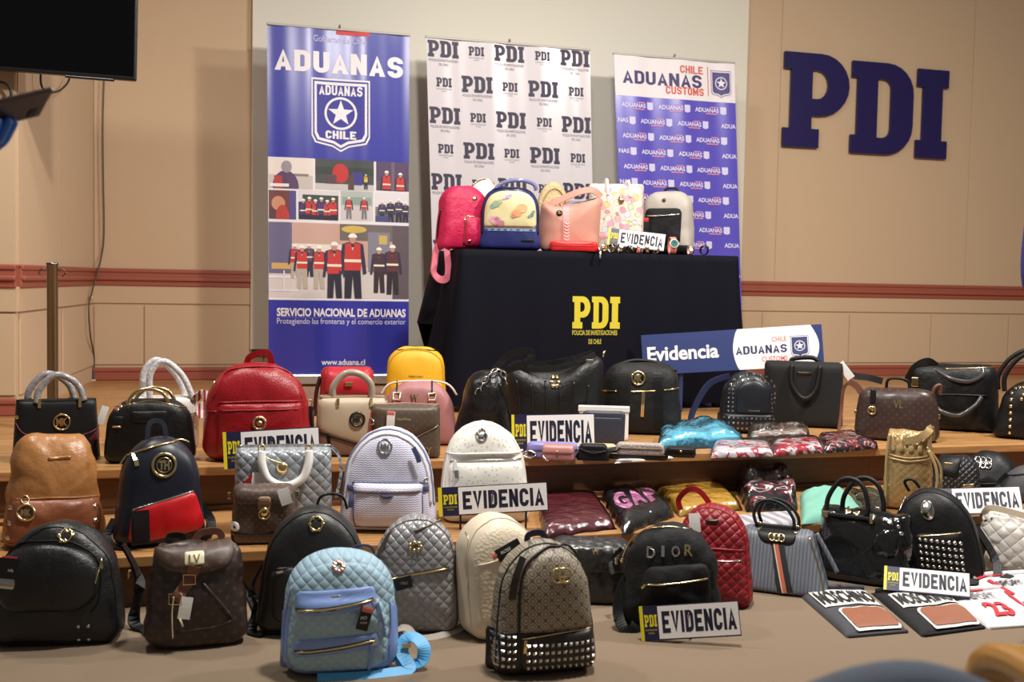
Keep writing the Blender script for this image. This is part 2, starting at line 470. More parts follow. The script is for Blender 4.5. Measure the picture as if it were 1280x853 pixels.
# ================================================================== the setting
m_wall = M('painted_wall', (202, 174, 142), .75, grain=.08, gs=160., var=.03)
m_rail = M('terracotta_moulding', (158, 84, 66), .5, grain=.05)
m_wood = M('oak_stage_boards', (192, 144, 92), .34, pat='wood', s=.075, col2=(172, 124, 74))
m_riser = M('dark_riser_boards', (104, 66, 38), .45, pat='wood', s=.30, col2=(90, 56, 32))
m_carpet = M('beige_carpet', (142, 122, 100), .95, pat='carpet', col2=(102, 86, 70), st=.5)
XL, XR = -4.5, 9.5
struct(mk('floor', [(XL, -3, 0), (XR, -3, 0), (XR, Y_TREAD+.05, 0), (XL, Y_TREAD+.05, 0)], [(0, 1, 2, 3)], m_carpet, smooth=False))
st = struct(box('floor_stage', XL, XR, Y_STAGE+.035, Y_WALL+.2, 0, STAGE_Z-.004, m_riser))
def boards(name, y0, y1, z, row, par):
    n = round((y1-y0)/row)
    for i in range(n):
        box(name, XL, XR, y0+i*(y1-y0)/n+.0008, y0+(i+1)*(y1-y0)/n-.0008, z-.004, z, m_wood, par)
box('stage_top', XL, XR, Y_STAGE+.06, Y_WALL+.2, STAGE_Z-.0035, STAGE_Z, m_wood, st)
box('nosing', XL, XR, Y_STAGE, Y_STAGE+.06, STAGE_Z-.034, STAGE_Z, m_wood, st, .004)
sp = struct(box('floor_step', XL, XR, Y_TREAD+.035, Y_STAGE+.04, 0, TREAD_Z-.004, m_riser))
box('tread', XL, XR, Y_TREAD+.06, Y_STAGE+.035, TREAD_Z-.0035, TREAD_Z, m_wood, sp)
box('nosing', XL, XR, Y_TREAD, Y_TREAD+.06, TREAD_Z-.034, TREAD_Z, m_wood, sp, .004)
box('moulding', XL, XR, Y_STAGE+.015, Y_STAGE+.036, TREAD_Z, TREAD_Z+.018, m_riser, sp, .003)

# back wall: main plane, then a slanted return and a nearer bay at the left
cB = atz(22, 520, STAGE_Z); cA = atz(-160, 521, STAGE_Z); cC = Vector((aty(116, 480, Y_WALL).x, Y_WALL, STAGE_Z))
Z_RB = aty(200, 358, Y_WALL).z; Z_RT = aty(200, 336.5, Y_WALL).z; Z_W = aty(200, 382, Y_WALL).z; Z_TOP = 3.6
def wallseg(name, a, b, z0, z1, t, mat, parent=None, off=0.0, bev=0.0):
    """slab standing on the segment a-b, its face off metres in front of the wall line"""
    d = Vector((b.x-a.x, b.y-a.y, 0)); L = d.length; d.normalize(); nrm = Vector((d.y, -d.x, 0))
    v, f = boxm(0, L, -off, t-off, z0, z1, bev)
    v = [Vector((a.x, a.y, 0))+d*p[0]-nrm*p[1]+Vector((0, 0, p[2])) for p in v]
    return mk(name, v, f, mat, parent, smooth=False)
wr = Vector((XR, Y_WALL, 0))
wall = struct(wallseg('wall_back', cC, wr, STAGE_Z, Z_TOP, .12, m_wall))
wallS = struct(wallseg('wall_slanted', cB, cC, STAGE_Z, Z_TOP, .12, m_wall))
wallL = struct(wallseg('wall_left', cA, cB, STAGE_Z, Z_TOP, .12, m_wall))
def xw(px, py=360): return aty(px, py, Y_WALL).x
P = lambda x: Vector((x, Y_WALL, 0))
G = .004
def seams(xs, par, z0, z1, name, off=.009):
    for a, b in zip(xs[:-1], xs[1:]):
        wallseg(name, P(a+G), P(b-G), z0+G, z1-G, off, m_wall, par, off, .003)
seams([cC.x+.004, xw(318), xw(460), xw(640), xw(800), xw(967), xw(1205), xw(1420), XR], wall, Z_RT-.01, Z_TOP, 'wall_panel', .007)
seams([cC.x+.004, xw(180, 430), xw(330, 430), xw(500, 430), xw(650, 430), xw(800, 430), xw(951, 430), xw(1060, 430), xw(1162, 430), xw(1259, 430), xw(1420, 430), XR], wall, STAGE_Z+.10, Z_W, 'wainscot_panel', .010)
seams([cC.x+.004, xw(600), XR], wall, Z_W+.008, Z_RB+.01, 'frieze_board', .012)
for par, a, b in ((wallS, cB, cC), (wallL, cA, cB)):
    wallseg('frieze_board', a, b, Z_W+.012, Z_RB+.01, .012, m_wall, par, .012)
    n = 2 if par is wallS else 3
    for i in range(n):
        wallseg('wainscot_panel', a.lerp(b, i/n+.012), a.lerp(b, (i+1)/n-.012), STAGE_Z+.1, Z_W, .01, m_wall, par, .01, .003)
        wallseg('wall_panel', a.lerp(b, i/n+.006), a.lerp(b, (i+1)/n-.006), Z_RT-.01, Z_TOP, .007, m_wall, par, .007)
k = 0
for a, b in ((cC, wr), (cB, cC), (cA, cB)):
    k += 1
    r = struct(wallseg('trim_%d' % k, a, b, Z_RB, Z_RT, .03, m_rail, None, .022, .006))
    h = Z_RT-Z_RB
    wallseg('moulding', a, b, Z_RB+h*.30, Z_RB+h*.52, .03, m_rail, r, .038, .008)
    wallseg('moulding', a, b, Z_RB+h*.76, Z_RB+h*.98, .03, m_rail, r, .030, .006)
    if k != 2:
        r = struct(wallseg('baseboard_%s' % ('back' if k == 1 else 'left'), a, b, STAGE_Z+.001, STAGE_Z+.085, .02, m_rail, None, .018, .005))
        wallseg('moulding', a, b, STAGE_Z+.058, STAGE_Z+.083, .03, m_rail, r, .026, .005)

# large white board behind the banners
m_white = M('white_board_paint', (222, 216, 200), .55, grain=.04)
YB0 = Y_WALL-.05
x0 = aty(314.5, 200, YB0).x; x1 = aty(931, 200, YB0).x; zb = aty(330, 437, YB0).z
o = empty('projection_board', (x0, YB0, zb)); tag(o, 'huge plain white wall board behind the three banners', 'board')
box('panel', 0, x1-x0, 0, .035, 0, 2.9, m_white, o, .003)
box('lower_batten', .01, x1-x0-.01, -.004, .03, -.022, -.001, M('dark_batten', (38, 36, 36), .5), o)

# wall letters P D I
m_navy = M('navy_acrylic', (30, 20, 80), .4)
YL = Y_WALL-.045
for ch, l, t, r_, b_, lab in (('P', 978.5, 67, 1060, 185, 'navy capital letter P fixed high on the beige wall'), ('D', 1063, 78.5, 1140, 193, 'navy capital letter D fixed high on the beige wall'), ('I', 1144.5, 87, 1183, 198, 'navy capital letter I fixed high on the beige wall')):
    a = aty((l+r_)/2, b_, YL); tt = aty((l+r_)/2+3, t, YL); wd = aty(r_, (t+b_)/2, YL).x-aty(l, (t+b_)/2, YL).x
    hh = tt.z-a.z; loops, aw = SLAB[ch]
    V2, F2 = tess(loops); n = len(V2)
    # letter hangs very slightly askew, like the photo
    V = [((p[0]/aw-.5)*wd, 0, p[1]*hh) for p in V2]+[((p[0]/aw-.5)*wd, .022, p[1]*hh) for p in V2]
    Fc = [tuple(t_) for t_ in F2]+[tuple(i+n for i in reversed(t_)) for t_ in F2]
    o0 = 0
    for lp in loops:
        kk = len(lp)
        for i in range(kk):
            p, q = o0+i, o0+(i+1) % kk
            Fc.append((p, q, q+n, p+n))
        o0 += kk
    lo = mk('wall_letter', V, Fc, m_navy, None, smooth=False); lo.location = (a.x, YL, a.z)
    tag(lo, lab, 'letter', 'wall letters')
    for (sx, sz) in ((.25*wd-wd/2, .1*hh), (.25*wd-wd/2, .9*hh)):
        v, f = lathe([(0, .0), (.008, .0), (.008, .028)], 8); v = [(sx+p[0], .021+p[2]-.003, sz+p[1]) for p in v]
        mk('spacer_pin', v, f, m_navy, lo)

# ------------------------------------------------------------------ roll-up banners
m_alu = M('brushed_aluminium', (205, 203, 200), .32, .9)
YBAN = atz(425, 483, STAGE_Z).y+.06
def banner(label, pxl, pxr, pytop_l, pytop_r, mat, name='rollup_banner', pybot=466, sh=0.0):
    """sh: sideways lean, the foot stands sh metres to the right per metre of drop"""
    pym = (pytop_l+pytop_r)/2; pc = (pxl+pxr)/2
    top = aty(pc, pym, YBAN)
    W = aty(pxr, pym, YBAN).x-aty(pxl, pym, YBAN).x
    z0 = .075; z1 = top.z-STAGE_Z; fx = sh*z1
    root = empty(name, (top.x+fx, YBAN, STAGE_Z)); tag(root, label, 'banner', 'roll-up banners')
    ph = rnd.random()*6
    def f(x, z, lift=0.0):
        t = z/z1
        y = .009*math.sin(x*15+ph)*(1-.5*t)+.0016*math.sin(x*37+ph*2+z*.6)
        return Vector((x-sh*z, y-lift*1.5-(.001 if lift else 0), z))
    NX, NZ = 56, 24; V = []; Fc = []
    for j in range(NZ+1):
        for i in range(NX+1):
            z = z0+(z1-z0)*j/NZ; V.append(f(-W/2+W*i/NX, z, 0))
    for j in range(NZ):
        for i in range(NX):
            a = j*(NX+1)+i; Fc.append((a, a+1, a+NX+2, a+NX+1))
    n = len(V); V += [p+Vector((0, .0015, 0)) for p in V]; Fc += [tuple(q+n for q in reversed(t)) for t in Fc]
    mk('sheet', V, Fc, mat, root)
    box('top_rail', -W/2-fx-.004, W/2-fx+.004, -.009, .009, z1-.004, z1+.010, M('grey_rail', (168, 164, 156), .5, .3), root, .003)
    cs = box('cassette', -W/2-.03, W/2+.03, -.055, .055, .012, .078, m_alu, root, .012)
    for sx in (-1, 1):
        box('foot', sx*W*.36-.02, sx*W*.36+.02, -.12, .12, 0, .012, m_alu, root, .003)
        box('end_cap', sx*(W/2+.032)-.004, sx*(W/2+.032)+.004, -.055, .055, .012, .078, M('grey_plastic', (120, 118, 116), .5), cs, .002)
    tube('support_pole', [(0, .03, .07), (-fx*.5, .022, z1*.5), (-fx, .016, z1+.02)], .008, m_alu, root, sm=1)
    tube('top_hook', [(-fx, .016, z1+.008), (-fx, .008, z1+.032), (-fx+.006, -.002, z1+.02)], .005, m_alu, root)
    def L(px, py):
        p = aty(px, py, YBAN); z = p.z-STAGE_Z; return p.x-root.location.x+sh*z, z
    return root, f, L, W, z1, upx(top)
WHT = (238, 232, 236)
m_bb = M('banner_blue_vinyl', (54, 56, 158), .28, spec=.7)
root, f, L, W, Z1, u = banner('tall blue customs banner with photo collage left of the table', 335.5, 513.5, 33, 42, m_bb, sh=.012)
ink = Ink(f, .03)
def T_(t, px, py, wpx, hpx, col, bold=.02):
    x, z = L(px, py); ink.text(t, x, z-hpx*u/2, wpx*u, hpx*u, col, bold)
x, z = L(441, 41.5); ink.rect(x-21*u, x+21*u, z-3.2*u, z+3.2*u, (206, 62, 66), nx=6)
T_('Gobierno de Chile', 425, 50, 66, 8, (190, 184, 220), .01)
x, z = L(425, 79.5); ink.heavy('ADUANAS', x, z-13*u, 160*u, 26*u, WHT, .0012, .22)
x, z = L(426, 143); ink.shield(x, z, 87*u, WHT, (52, 50, 150), True)
T_('SERVICIO NACIONAL DE ADUANAS', 428, 391, 163, 10.5, WHT, .03)
x, z = L(428, 397.6); ink.rect(x-81*u, x+81*u, z-.3*u, z+.3*u, (120, 130, 200), nx=24, lift=.001)
T_('Protegiendo las fronteras y el comercio exterior', 428, 403, 163, 9.5, (205, 205, 235), .005)
T_('www.aduana.cl', 429, 453, 55, 7.5, WHT, .02)
x0_, zt = L(336.5, 200); x1_, _ = L(513.5, 200); zb_ = L(424, 376)[1]
ink.rect(-W/2+.001, W/2-.001, zb_-.0*u, L(424, 200)[1], (226, 222, 226), nx=30)
def photo(px0, px1, py0, py1, sky, ground, hz, items):
    """flat printed snapshot: sky over ground, then blocks / worker figures"""
    xa, za = L(px0, (py0+py1)/2); xb, _ = L(px1, (py0+py1)/2); xa = max(xa, -W/2+.002); xb = min(xb, W/2-.002)
    xc = (px0+px1)/2; zt_ = L(xc, py0)[1]; zz = L(xc, py1)[1]
    n = max(4, int((xb-xa)/.012)); hz_ = zz+(zt_-zz)*hz
    ink.rect(xa, xb, hz_, zt_, sky, .0014, n); ink.rect(xa, xb, zz, hz_, ground, .0014, n)
    q = .0018
    for it in items:
        q += .00012
        if it[0] == 'b':   # block: x0,x1,z0,z1 in 0..1
            ink.rect(xa+(xb-xa)*it[1], xa+(xb-xa)*it[2], zz+(zt_-zz)*it[3], zz+(zt_-zz)*it[4], it[5], q, max(1, int((xb-xa)*(it[2]-it[1])/.012)))
        elif it[0] == 'e':
            c_ = [(math.cos(i*math.pi/8), math.sin(i*math.pi/8)) for i in range(16)]
            cx, cz_, rx, rz_ = xa+(xb-xa)*it[1], zz+(zt_-zz)*it[2], it[3]*(xb-xa), it[4]*(zt_-zz)
            ink.poly([[(min(max(cx+p_[0]*rx, xa), xb), min(max(cz_+p_[1]*rz_, zz), zt_)) for p_ in c_]], it[5], lift=q)
        elif it[0] == 'w':  # worker: cx, foot z, height, vest colour, trouser colour
            cx = xa+(xb-xa)*it[1]; fz = zz+(zt_-zz)*it[2]; h = (zt_-zz)*it[3]; vest, tr = it[4], it[5]
            def pl(pts, col, l):
                pp = [(min(max(cx+a*h, xa), xb), max(fz+b*h, zz)) for a, b in pts]
                if max(v_[1] for v_ in pp)-min(v_[1] for v_ in pp) > 1e-4: ink.poly([pp], col, lift=q+l)
            pl([(-.12, 0), (-.02, 0), (0, .4), (.03, 0), (.13, 0), (.11, .52), (-.11, .52)], tr, 0)
            pl([(-.20, .40), (-.15, .40), (-.10, .80), (.10, .80), (.15, .40), (.20, .42), (.15, .84), (.06, .87), (-.06, .87), (-.15, .84)], (52, 40, 66), .0001)
            pl([(-.12, .46), (.12, .46), (.11, .84), (.03, .86), (0, .74), (-.03, .86), (-.11, .84)], vest, .0002)
            pl([(-.12, .58), (.12, .58), (.12, .62), (-.12, .62)], (236, 226, 200), .0003)
            pl([(.05*math.cos(i*.785), .905+.06*math.sin(i*.785)) for i in range(8)], (190, 140, 118), .0003)
            pl([(.065*math.cos(i*.52), .935+.065*math.sin(i*.52)) for i in range(7)], (240, 238, 236), .0004)
RED, NVY, KHK, GRY = (196, 52, 52), (36, 32, 52), (176, 164, 150), (120, 120, 126)
photo(336, 391, 198, 236, (226, 214, 206), (196, 186, 180), .45, [('b', .55, .9, .42, .5, (130, 120, 118)), ('e', .38, .05, .3, .55, (86, 60, 96)), ('b', .12, .3, 0, .42, (176, 60, 62)), ('e', .4, .72, .12, .2, (150, 140, 150)), ('b', .02, .45, .06, .16, (232, 226, 222))])
photo(394, 467, 200, 238, (66, 70, 72), (196, 190, 190), .2, [('b', 0, 1, .5, .75, (52, 58, 54)), ('e', .43, .55, .14, .32, (190, 46, 44)), ('b', .62, .8, .18, .6, (62, 58, 140)), ('b', .56, .66, .02, .5, (86, 64, 58)), ('b', .2, .36, .2, .5, (90, 62, 74)), ('w', .86, .05, .5, (200, 170, 60), NVY)])
photo(470, 513, 203, 239, (82, 62, 96), (92, 70, 84), .3, [('w', .32, -.5, 1.2, RED, NVY), ('w', .74, -.5, 1.15, RED, NVY), ('b', .46, .56, 0, 1, (110, 90, 110))])
photo(336, 370, 238, 274, (110, 60, 58), (86, 54, 60), .4, [('e', .35, .55, .25, .25, (196, 140, 112)), ('e', .5, .1, .25, .4, (180, 60, 54)), ('b', .75, 1, 0, 1, (80, 70, 130))])
photo(373, 423, 238.5, 275, (214, 206, 210), (60, 40, 60), .6, [('b', .1, 1, .55, .85, (58, 70, 62))]+[('w', .12+.15*i, -.3, 1.0+.08*(i % 2), RED if i % 3 else (70, 50, 110), NVY) for i in range(6)])
photo(426, 466, 239.5, 276, (176, 182, 180), (204, 196, 196), .5, [('b', .05, .95, .55, .8, (140, 160, 150)), ('w', .25, .05, .75, RED, GRY), ('w', .72, .05, .75, RED, GRY)])
photo(469, 514, 241, 278, (220, 214, 220), (120, 112, 124), .5, [('w', .2, -.1, .8, (66, 60, 92), NVY), ('w', .45, -.1, .85, (50, 46, 70), NVY), ('w', .7, -.1, .9, (66, 60, 92), NVY), ('w', .9, -.1, .8, (50, 46, 70), NVY), ('b', 0, .4, 0, .2, (70, 70, 120))])
photo(336, 515, 280, 373, (196, 160, 146), (206, 196, 194), .42,
      [('b', 0, .16, .32, 1, (104, 98, 132)), ('b', .02, .2, .38, .46, (206, 164, 96)), ('b', .16, .62, .42, .72, (226, 214, 204)), ('b', .5, 1, .78, 1, (110, 98, 96)), ('b', .70, .86, .36, .9, (128, 124, 138)), ('b', .78, .84, .74, .86, (196, 170, 90)),
       ('b', .88, 1, 0, 1, (92, 78, 86)), ('b', 0, .24, .26, .29, (226, 222, 226)), ('b', 0, .2, .08, .11, (214, 210, 214)), ('b', .1, .11, .08, .36, (220, 216, 220)), ('b', .19, .20, .08, .36, (220, 216, 220)), ('e', .6, .93, .09, .05, (206, 176, 84)),
       ('w', .18, .26, .45, RED, KHK), ('w', .28, .28, .44, (90, 70, 96), NVY), ('w', .23, .12, .58, RED, KHK), ('w', .35, .12, .58, RED, KHK), ('w', .78, .08, .62, (70, 44, 56), (52, 34, 40)), ('w', .88, .06, .68, (90, 42, 50), (40, 30, 38)), ('w', .46, -.04, .8, RED, NVY), ('w', .59, -.05, .93, RED, NVY)])
ink.build('print', root)

m_bw = M('banner_white_vinyl', (206, 199, 203), .28, spec=.6)
root, f, L, W, Z1, u = banner('white police banner with repeated dark block lettering behind the table', 534.5, 739.5, 48, 62, m_bw, sh=.045)
ink = Ink(f, .03)
INKC = (46, 38, 62)
for i in range(9):
    for j in range(5):
        big = (i+j) % 2 == 0
        x, z = L(554+41.3*j+1.1*i, 61.5+2.9*j+41.5*i)
        x = min(max(x, -W/2+(20.5 if big else 10)*u), W/2-(20.5 if big else 10)*u)
        if z < .15: continue
        if big:
            ink.slab(x, z-10*u, 39*u, 20*u, INKC)
            ink.text('POLICIA DE INVESTIGACIONES', x, z-15.5*u, 37*u, 3.2*u, (128, 120, 134)); ink.text('DE CHILE', x, z-20.3*u, 12*u, 3*u, (128, 120, 134))
        else:
            ink.slab(x, z-5.5*u, 19.5*u, 11*u, INKC)
            ink.text('POLICIA DE INVESTIGACIONES', x, z-9*u, 19*u, 1.8*u, (150, 142, 154)); ink.text('DE CHILE', x, z-11.6*u, 6*u, 1.7*u, (150, 142, 154))
ink.build('print', root)

m_bp = M('banner_violet_vinyl', (88, 78, 184), .26, spec=.8)
root, f, L, W, Z1, u = banner('violet-blue customs banner with white header right of the table', 768, 919, 66.5, 80.5, m_bp, sh=.065)
ink = Ink(f, .03)
zh = L(843, 124)[1]
ink.rect(-W/2+.001, W/2-.001, zh, Z1-.004, (226, 218, 220), nx=30)
NV2, ORG = (58, 50, 104), (206, 88, 66)
def T_(t, px, py, wpx, hpx, col, bold=.02):
    x, z = L(px, py); ink.text(t, x, z-hpx*u/2, wpx*u, hpx*u, col, bold, .002)
for t_, px_, py_, w_, h_, c_ in (('CHILE', 864, 87.5, 32, 9.5, ORG), ('ADUANAS', 828, 99, 107, 16, NV2), ('CUSTOMS', 856, 114, 52, 9.5, ORG)):
    x, z = L(px_, py_); ink.heavy(t_, x, z-h_*u/2, w_*u, h_*u, c_, .002, .19)
x, z = L(885, 102); ink.rect(x-.5*u, x+.5*u, z-18*u, z+18*u, ORG, .002)
x, z = L(901, 105); ink.shield(x, z, 34*u, (226, 218, 224), (70, 62, 120), False, .002)
zr = L(843, 135)[1]; i = 0
while zr > .12:
    xx = -W/2+(24 if i % 2 == 0 else -1)*u
    while xx < W/2-6*u:
        if xx-16*u > -W/2 and xx+19*u < W/2:
            ink.text('ADUANAS', xx, zr-2.7*u, 33*u, 5.6*u, (214, 206, 232), .03)
            ink.rect(xx-2*u, xx+15*u, zr-5.2*u, zr-3.6*u, (206, 130, 160), .001)
            ink.rect(xx+5*u, xx+15*u, zr+3.2*u, zr+4.6*u, (206, 130, 160), .001)
            ink.poly([shield_loops(1)], (206, 200, 232), xx+22.5*u if xx+28*u < W/2 else xx+17*u, zr, 9.5*u, 9.5*u, .001)
        elif xx-16*u <= -W/2:
            ink.text('NAS', -W/2+9*u, zr-2.7*u, 14*u, 5.6*u, (214, 206, 232), .03); ink.poly([shield_loops(1)], (206, 200, 232), xx+22.5*u, zr, 9.5*u, 9.5*u, .001)
        else:
            ink.text('ADUA', W/2-11*u, zr-2.7*u, 20*u, 5.6*u, (214, 206, 232), .03)
        xx += 50*u
    zr -= 18.9*u; i += 1
ink.build('print', root)['kind'] = 'stuff'

# ------------------------------------------------------------------ television and its leads
m_tvb = M('black_tv_plastic', (10, 10, 12), .35); m_tvs = M('tv_glass', (2, 2, 3), .06, spec=.3)
Yt = cB.y-.16
p0 = aty(170, 101, Yt); pl = aty(-120, 78, Yt)
Wt = 1.45; Ht = .85
o = empty('television', (p0.x, Yt, p0.z)); tag(o, 'large black flat-screen television mounted at the upper left', 'television')
o.rotation_euler = (math.radians(3), math.radians(1.2), math.radians(-2))
box('housing', -Wt, 0, 0, .055, 0, Ht, m_tvb, o, .008)
box('screen', -Wt+.012, -.012, -.003, .002, .02, Ht-.012, m_tvs, o)
box('sensor_bar', -.32, -.10, .002, .03, -.010, .001, m_tvb, o, .003)
box('wall_bracket', -Wt*.62, -Wt*.38, .05, .10, .25, .6, m_tvb, o, .004)
box('ceiling_mount', -Wt*.5-.025, -Wt*.5+.025, .06, .10, .5, Ht+.25, m_tvb, o, .004)
m_cab = M('black_cable_rubber', (24, 22, 22), .5); m_gcab = M('grey_cable', (88, 78, 66), .5)
def wallpath(pts, off):
    """points on whichever stretch of the wall the photo pixel falls on"""
    out = []; dd = (cC-cB).normalized(); nn = Vector((dd.y, -dd.x, 0))
    for a, b in pts:
        if a < 20: out.append(aty(a, b, cB.y-off))
        elif a < 116:
            r = ray(a, b); t = (cB+nn*off-CAM).dot(nn)/r.dot(nn); out.append(CAM+r*t)
        else: out.append(aty(a, b, Y_WALL-off))
    return out
tag(tube('power_cable', wallpath([(52, 80), (51, 103), (57, 114), (70, 115), (81, 108), (87, 97), (86, 80)], .05), .0055, m_cab), 'thin black cable hanging in a loop under the television', 'cable')
tag(tube('power_cable', wallpath([(-6, 102), (6, 104), (13, 112), (13, 122), (5, 127), (-8, 130)], .05), .0065, m_cab), 'black cable coil at the left frame edge under the television', 'cable')
cb = empty('wall_cable', aty(130, 100, Y_WALL-.035)); tag(cb, 'long grey cable running from the television down the wall to the skirting', 'cable')
L0 = Vector(cb.location)
tube('lead', [p-L0 for p in wallpath([(130, 95), (128.5, 150), (129, 220), (130, 290), (126, 325), (115, 365), (111, 385), (113, 420), (117.5, 445), (117, 476)], .035)], .005, m_gcab, cb)
for q in ((114, 372), (117, 476)):
    pp = wallpath([q], .03)[0]-L0; v, fc = boxm(pp.x-.012, pp.x+.012, pp.y-.012, pp.y+.02, pp.z-.008, pp.z+.008, .003); mk('cable_clip', v, fc, M('clip_plastic', (206, 198, 186), .5), cb, smooth=False)

# ------------------------------------------------------------------ stanchion post
m_chr = M('chrome', (128, 124, 120), .2, 1.0)
pb = atz(66, 541, STAGE_Z)
o = empty('stanchion_post', pb); tag(o, 'slim chrome stanchion post standing behind the black handbag at left', 'post')
up_ = upx(pb); Hp = (541-329)*up_; r_ = 6.6*up_
v, fc = lathe([(0, 0), (.15, 0), (.15, .012), (.13, .022), (.03, .03), (0, .03)], 32); mk('base_plate', v, fc, m_chr, o)
v, fc = lathe([(r_, .02), (r_, Hp-.012), (r_*1.1, Hp-.010), (r_*1.1, Hp), (0, Hp)], 24); mk('pole', v, fc, m_chr, o)
for sx in (-1, 1):
    tube('rope_hook', [(sx*r_, 0, Hp-.03), (sx*r_*1.8, 0, Hp-.028), (sx*r_*2.3, 0, Hp-.045), (sx*r_*1.7, 0, Hp-.06)], .003, m_chr, o, n=6)

# ------------------------------------------------------------------ table with its cloth
YT0 = atz(750, 512, STAGE_Z).y
tl = aty(577, 311.5, YT0); tr_ = aty(923, 321, YT0)
ZT = (tl.z+tr_.z)/2; DT = .62
tb = empty('display_table', ((tl.x+tr_.x)/2, YT0+DT/2, STAGE_Z)); tag(tb, 'display table hidden under the navy police tablecloth', 'table')
TW = (tr_.x-tl.x)/2; TH = ZT-STAGE_Z
m_lam = M('table_laminate', (150, 120, 90), .5)
box('table_top', -TW+.01, TW-.01, -DT/2+.01, DT/2-.01, TH-.035, TH-.006, m_lam, tb, .004)
for sx in (-1, 1):
    for sy in (-1, 1):
        box('leg', sx*(TW-.08)-.02, sx*(TW-.08)+.02, sy*(DT/2-.07)-.02, sy*(DT/2-.07)+.02, 0, TH-.035, M('table_leg_steel', (60, 60, 62), .4, .8), tb, .003)
m_cloth = M('navy_polyester', (9, 10, 22), .8, grain=.1, gs=900., spec=.15)
cl = empty('tablecloth', ((tl.x+tr_.x)/2, YT0+DT/2, STAGE_Z)); tag(cl, 'dark navy tablecloth with yellow police lettering over the display table', 'tablecloth')
per = []
def seg(a, b, n):
    for i in range(n): per.append(Vector(a).lerp(Vector(b), i/n))
seg((-TW, -DT/2), (TW, -DT/2), 70); seg((TW, -DT/2), (TW, DT/2), 26); seg((TW, DT/2), (-TW, DT/2), 50); seg((-TW, DT/2), (-TW, -DT/2), 26)
NP = len(per); NZ = 22; V = []; Fc = []
def drape(i, t):
    p = per[i]; fx = max(-1, min(1, p.x/TW)); nrm = Vector((0, 0))
    if p.y <= -DT/2+1e-6: nrm = Vector((0, -1))
    elif p.y >= DT/2-1e-6: nrm = Vector((0, 1))
    if abs(p.x) >= TW-1e-6: nrm += Vector((1 if p.x > 0 else -1, 0))
    nrm.normalize()
    front = p.y <= -DT/2+1e-6
    cw = 0
    for cx, cy in ((-TW, -DT/2), (TW, -DT/2), (-TW, DT/2), (TW, DT/2)): cw = max(cw, math.exp(-((p.x-cx)**2+(p.y-cy)**2)/.012))
    amp = (.012 if front else .03)*t
    fl = amp*math.sin(i*.62+1.3)+amp*.5*math.sin(i*.27)+.05*t*(.5 if front else 1)+.10*cw*t*(1-t*.4)*(.35 if p.x > 0 else .45)
    if p.x < -TW+1e-6: fl += .055*t*min(1, (p.y+DT/2)/.2)
    q = p+nrm*fl
    z = TH*(1-t)+.03*t
    if p.x < -TW+1e-6: z = TH*(1-t)+(.03+.42*min(1, (p.y+DT/2)/.35))*t
    return Vector((q.x, q.y, z-.006*(1 if t < .01 else 0)))
for j in range(NZ+1):
    for i in range(NP): V.append(drape(i, j/NZ))
for j in range(NZ):
    for i in range(NP):
        Fc.append((j*NP+i, j*NP+(i+1) % NP, (j+1)*NP+(i+1) % NP, (j+1)*NP+i))
V = [Vector((v.x, v.y, v.z+(.006 if k < NP else 0))) for k, v in enumerate(V)]
tv = [Vector((p.x*.985, p.y*.97, TH+.003)) for p in per]; o0 = len(V); V += tv
for i in range(NP): Fc.append((o0+i, o0+(i+1) % NP, (i+1) % NP, i))
V.append(Vector((0, 0, TH+.003)))
for i in range(NP): Fc.append((o0+(i+1) % NP, o0+i, len(V)-1))
mk('cloth', V, Fc, m_cloth, cl)
def fcl(x, z, lift=0.0):
    i = (x+TW)/(2*TW)*70; i = min(max(i, 0), 69); t = (TH-z)/(TH-.03)
    a = drape(int(i), t); b = drape(int(i)+1, t); y = a.y+(b.y-a.y)*(i-int(i))
    return Vector((x, y-.003-lift, z))
ink = Ink(fcl, .04); uc = upx(Vector((tb.location.x, YT0, ZT)))
def L(px, py):
    p = aty(px, py, YT0-.02); return p.x-tb.location.x, p.z-STAGE_Z
YEL = (206, 190, 46)
x, z = L(746, 391); ink.slab(x, z-20*uc, 63*uc, 40*uc, YEL)
x, z = L(744, 416); ink.text('POLICIA DE INVESTIGACIONES', x, z-3.2*uc, 60*uc, 6.2*uc, (186, 174, 60), .025)
x, z = L(743.5, 427); ink.text('DE CHILE', x, z-3.2*uc, 18*uc, 6.2*uc, (186, 174, 60), .025)
ink.build('print', cl)
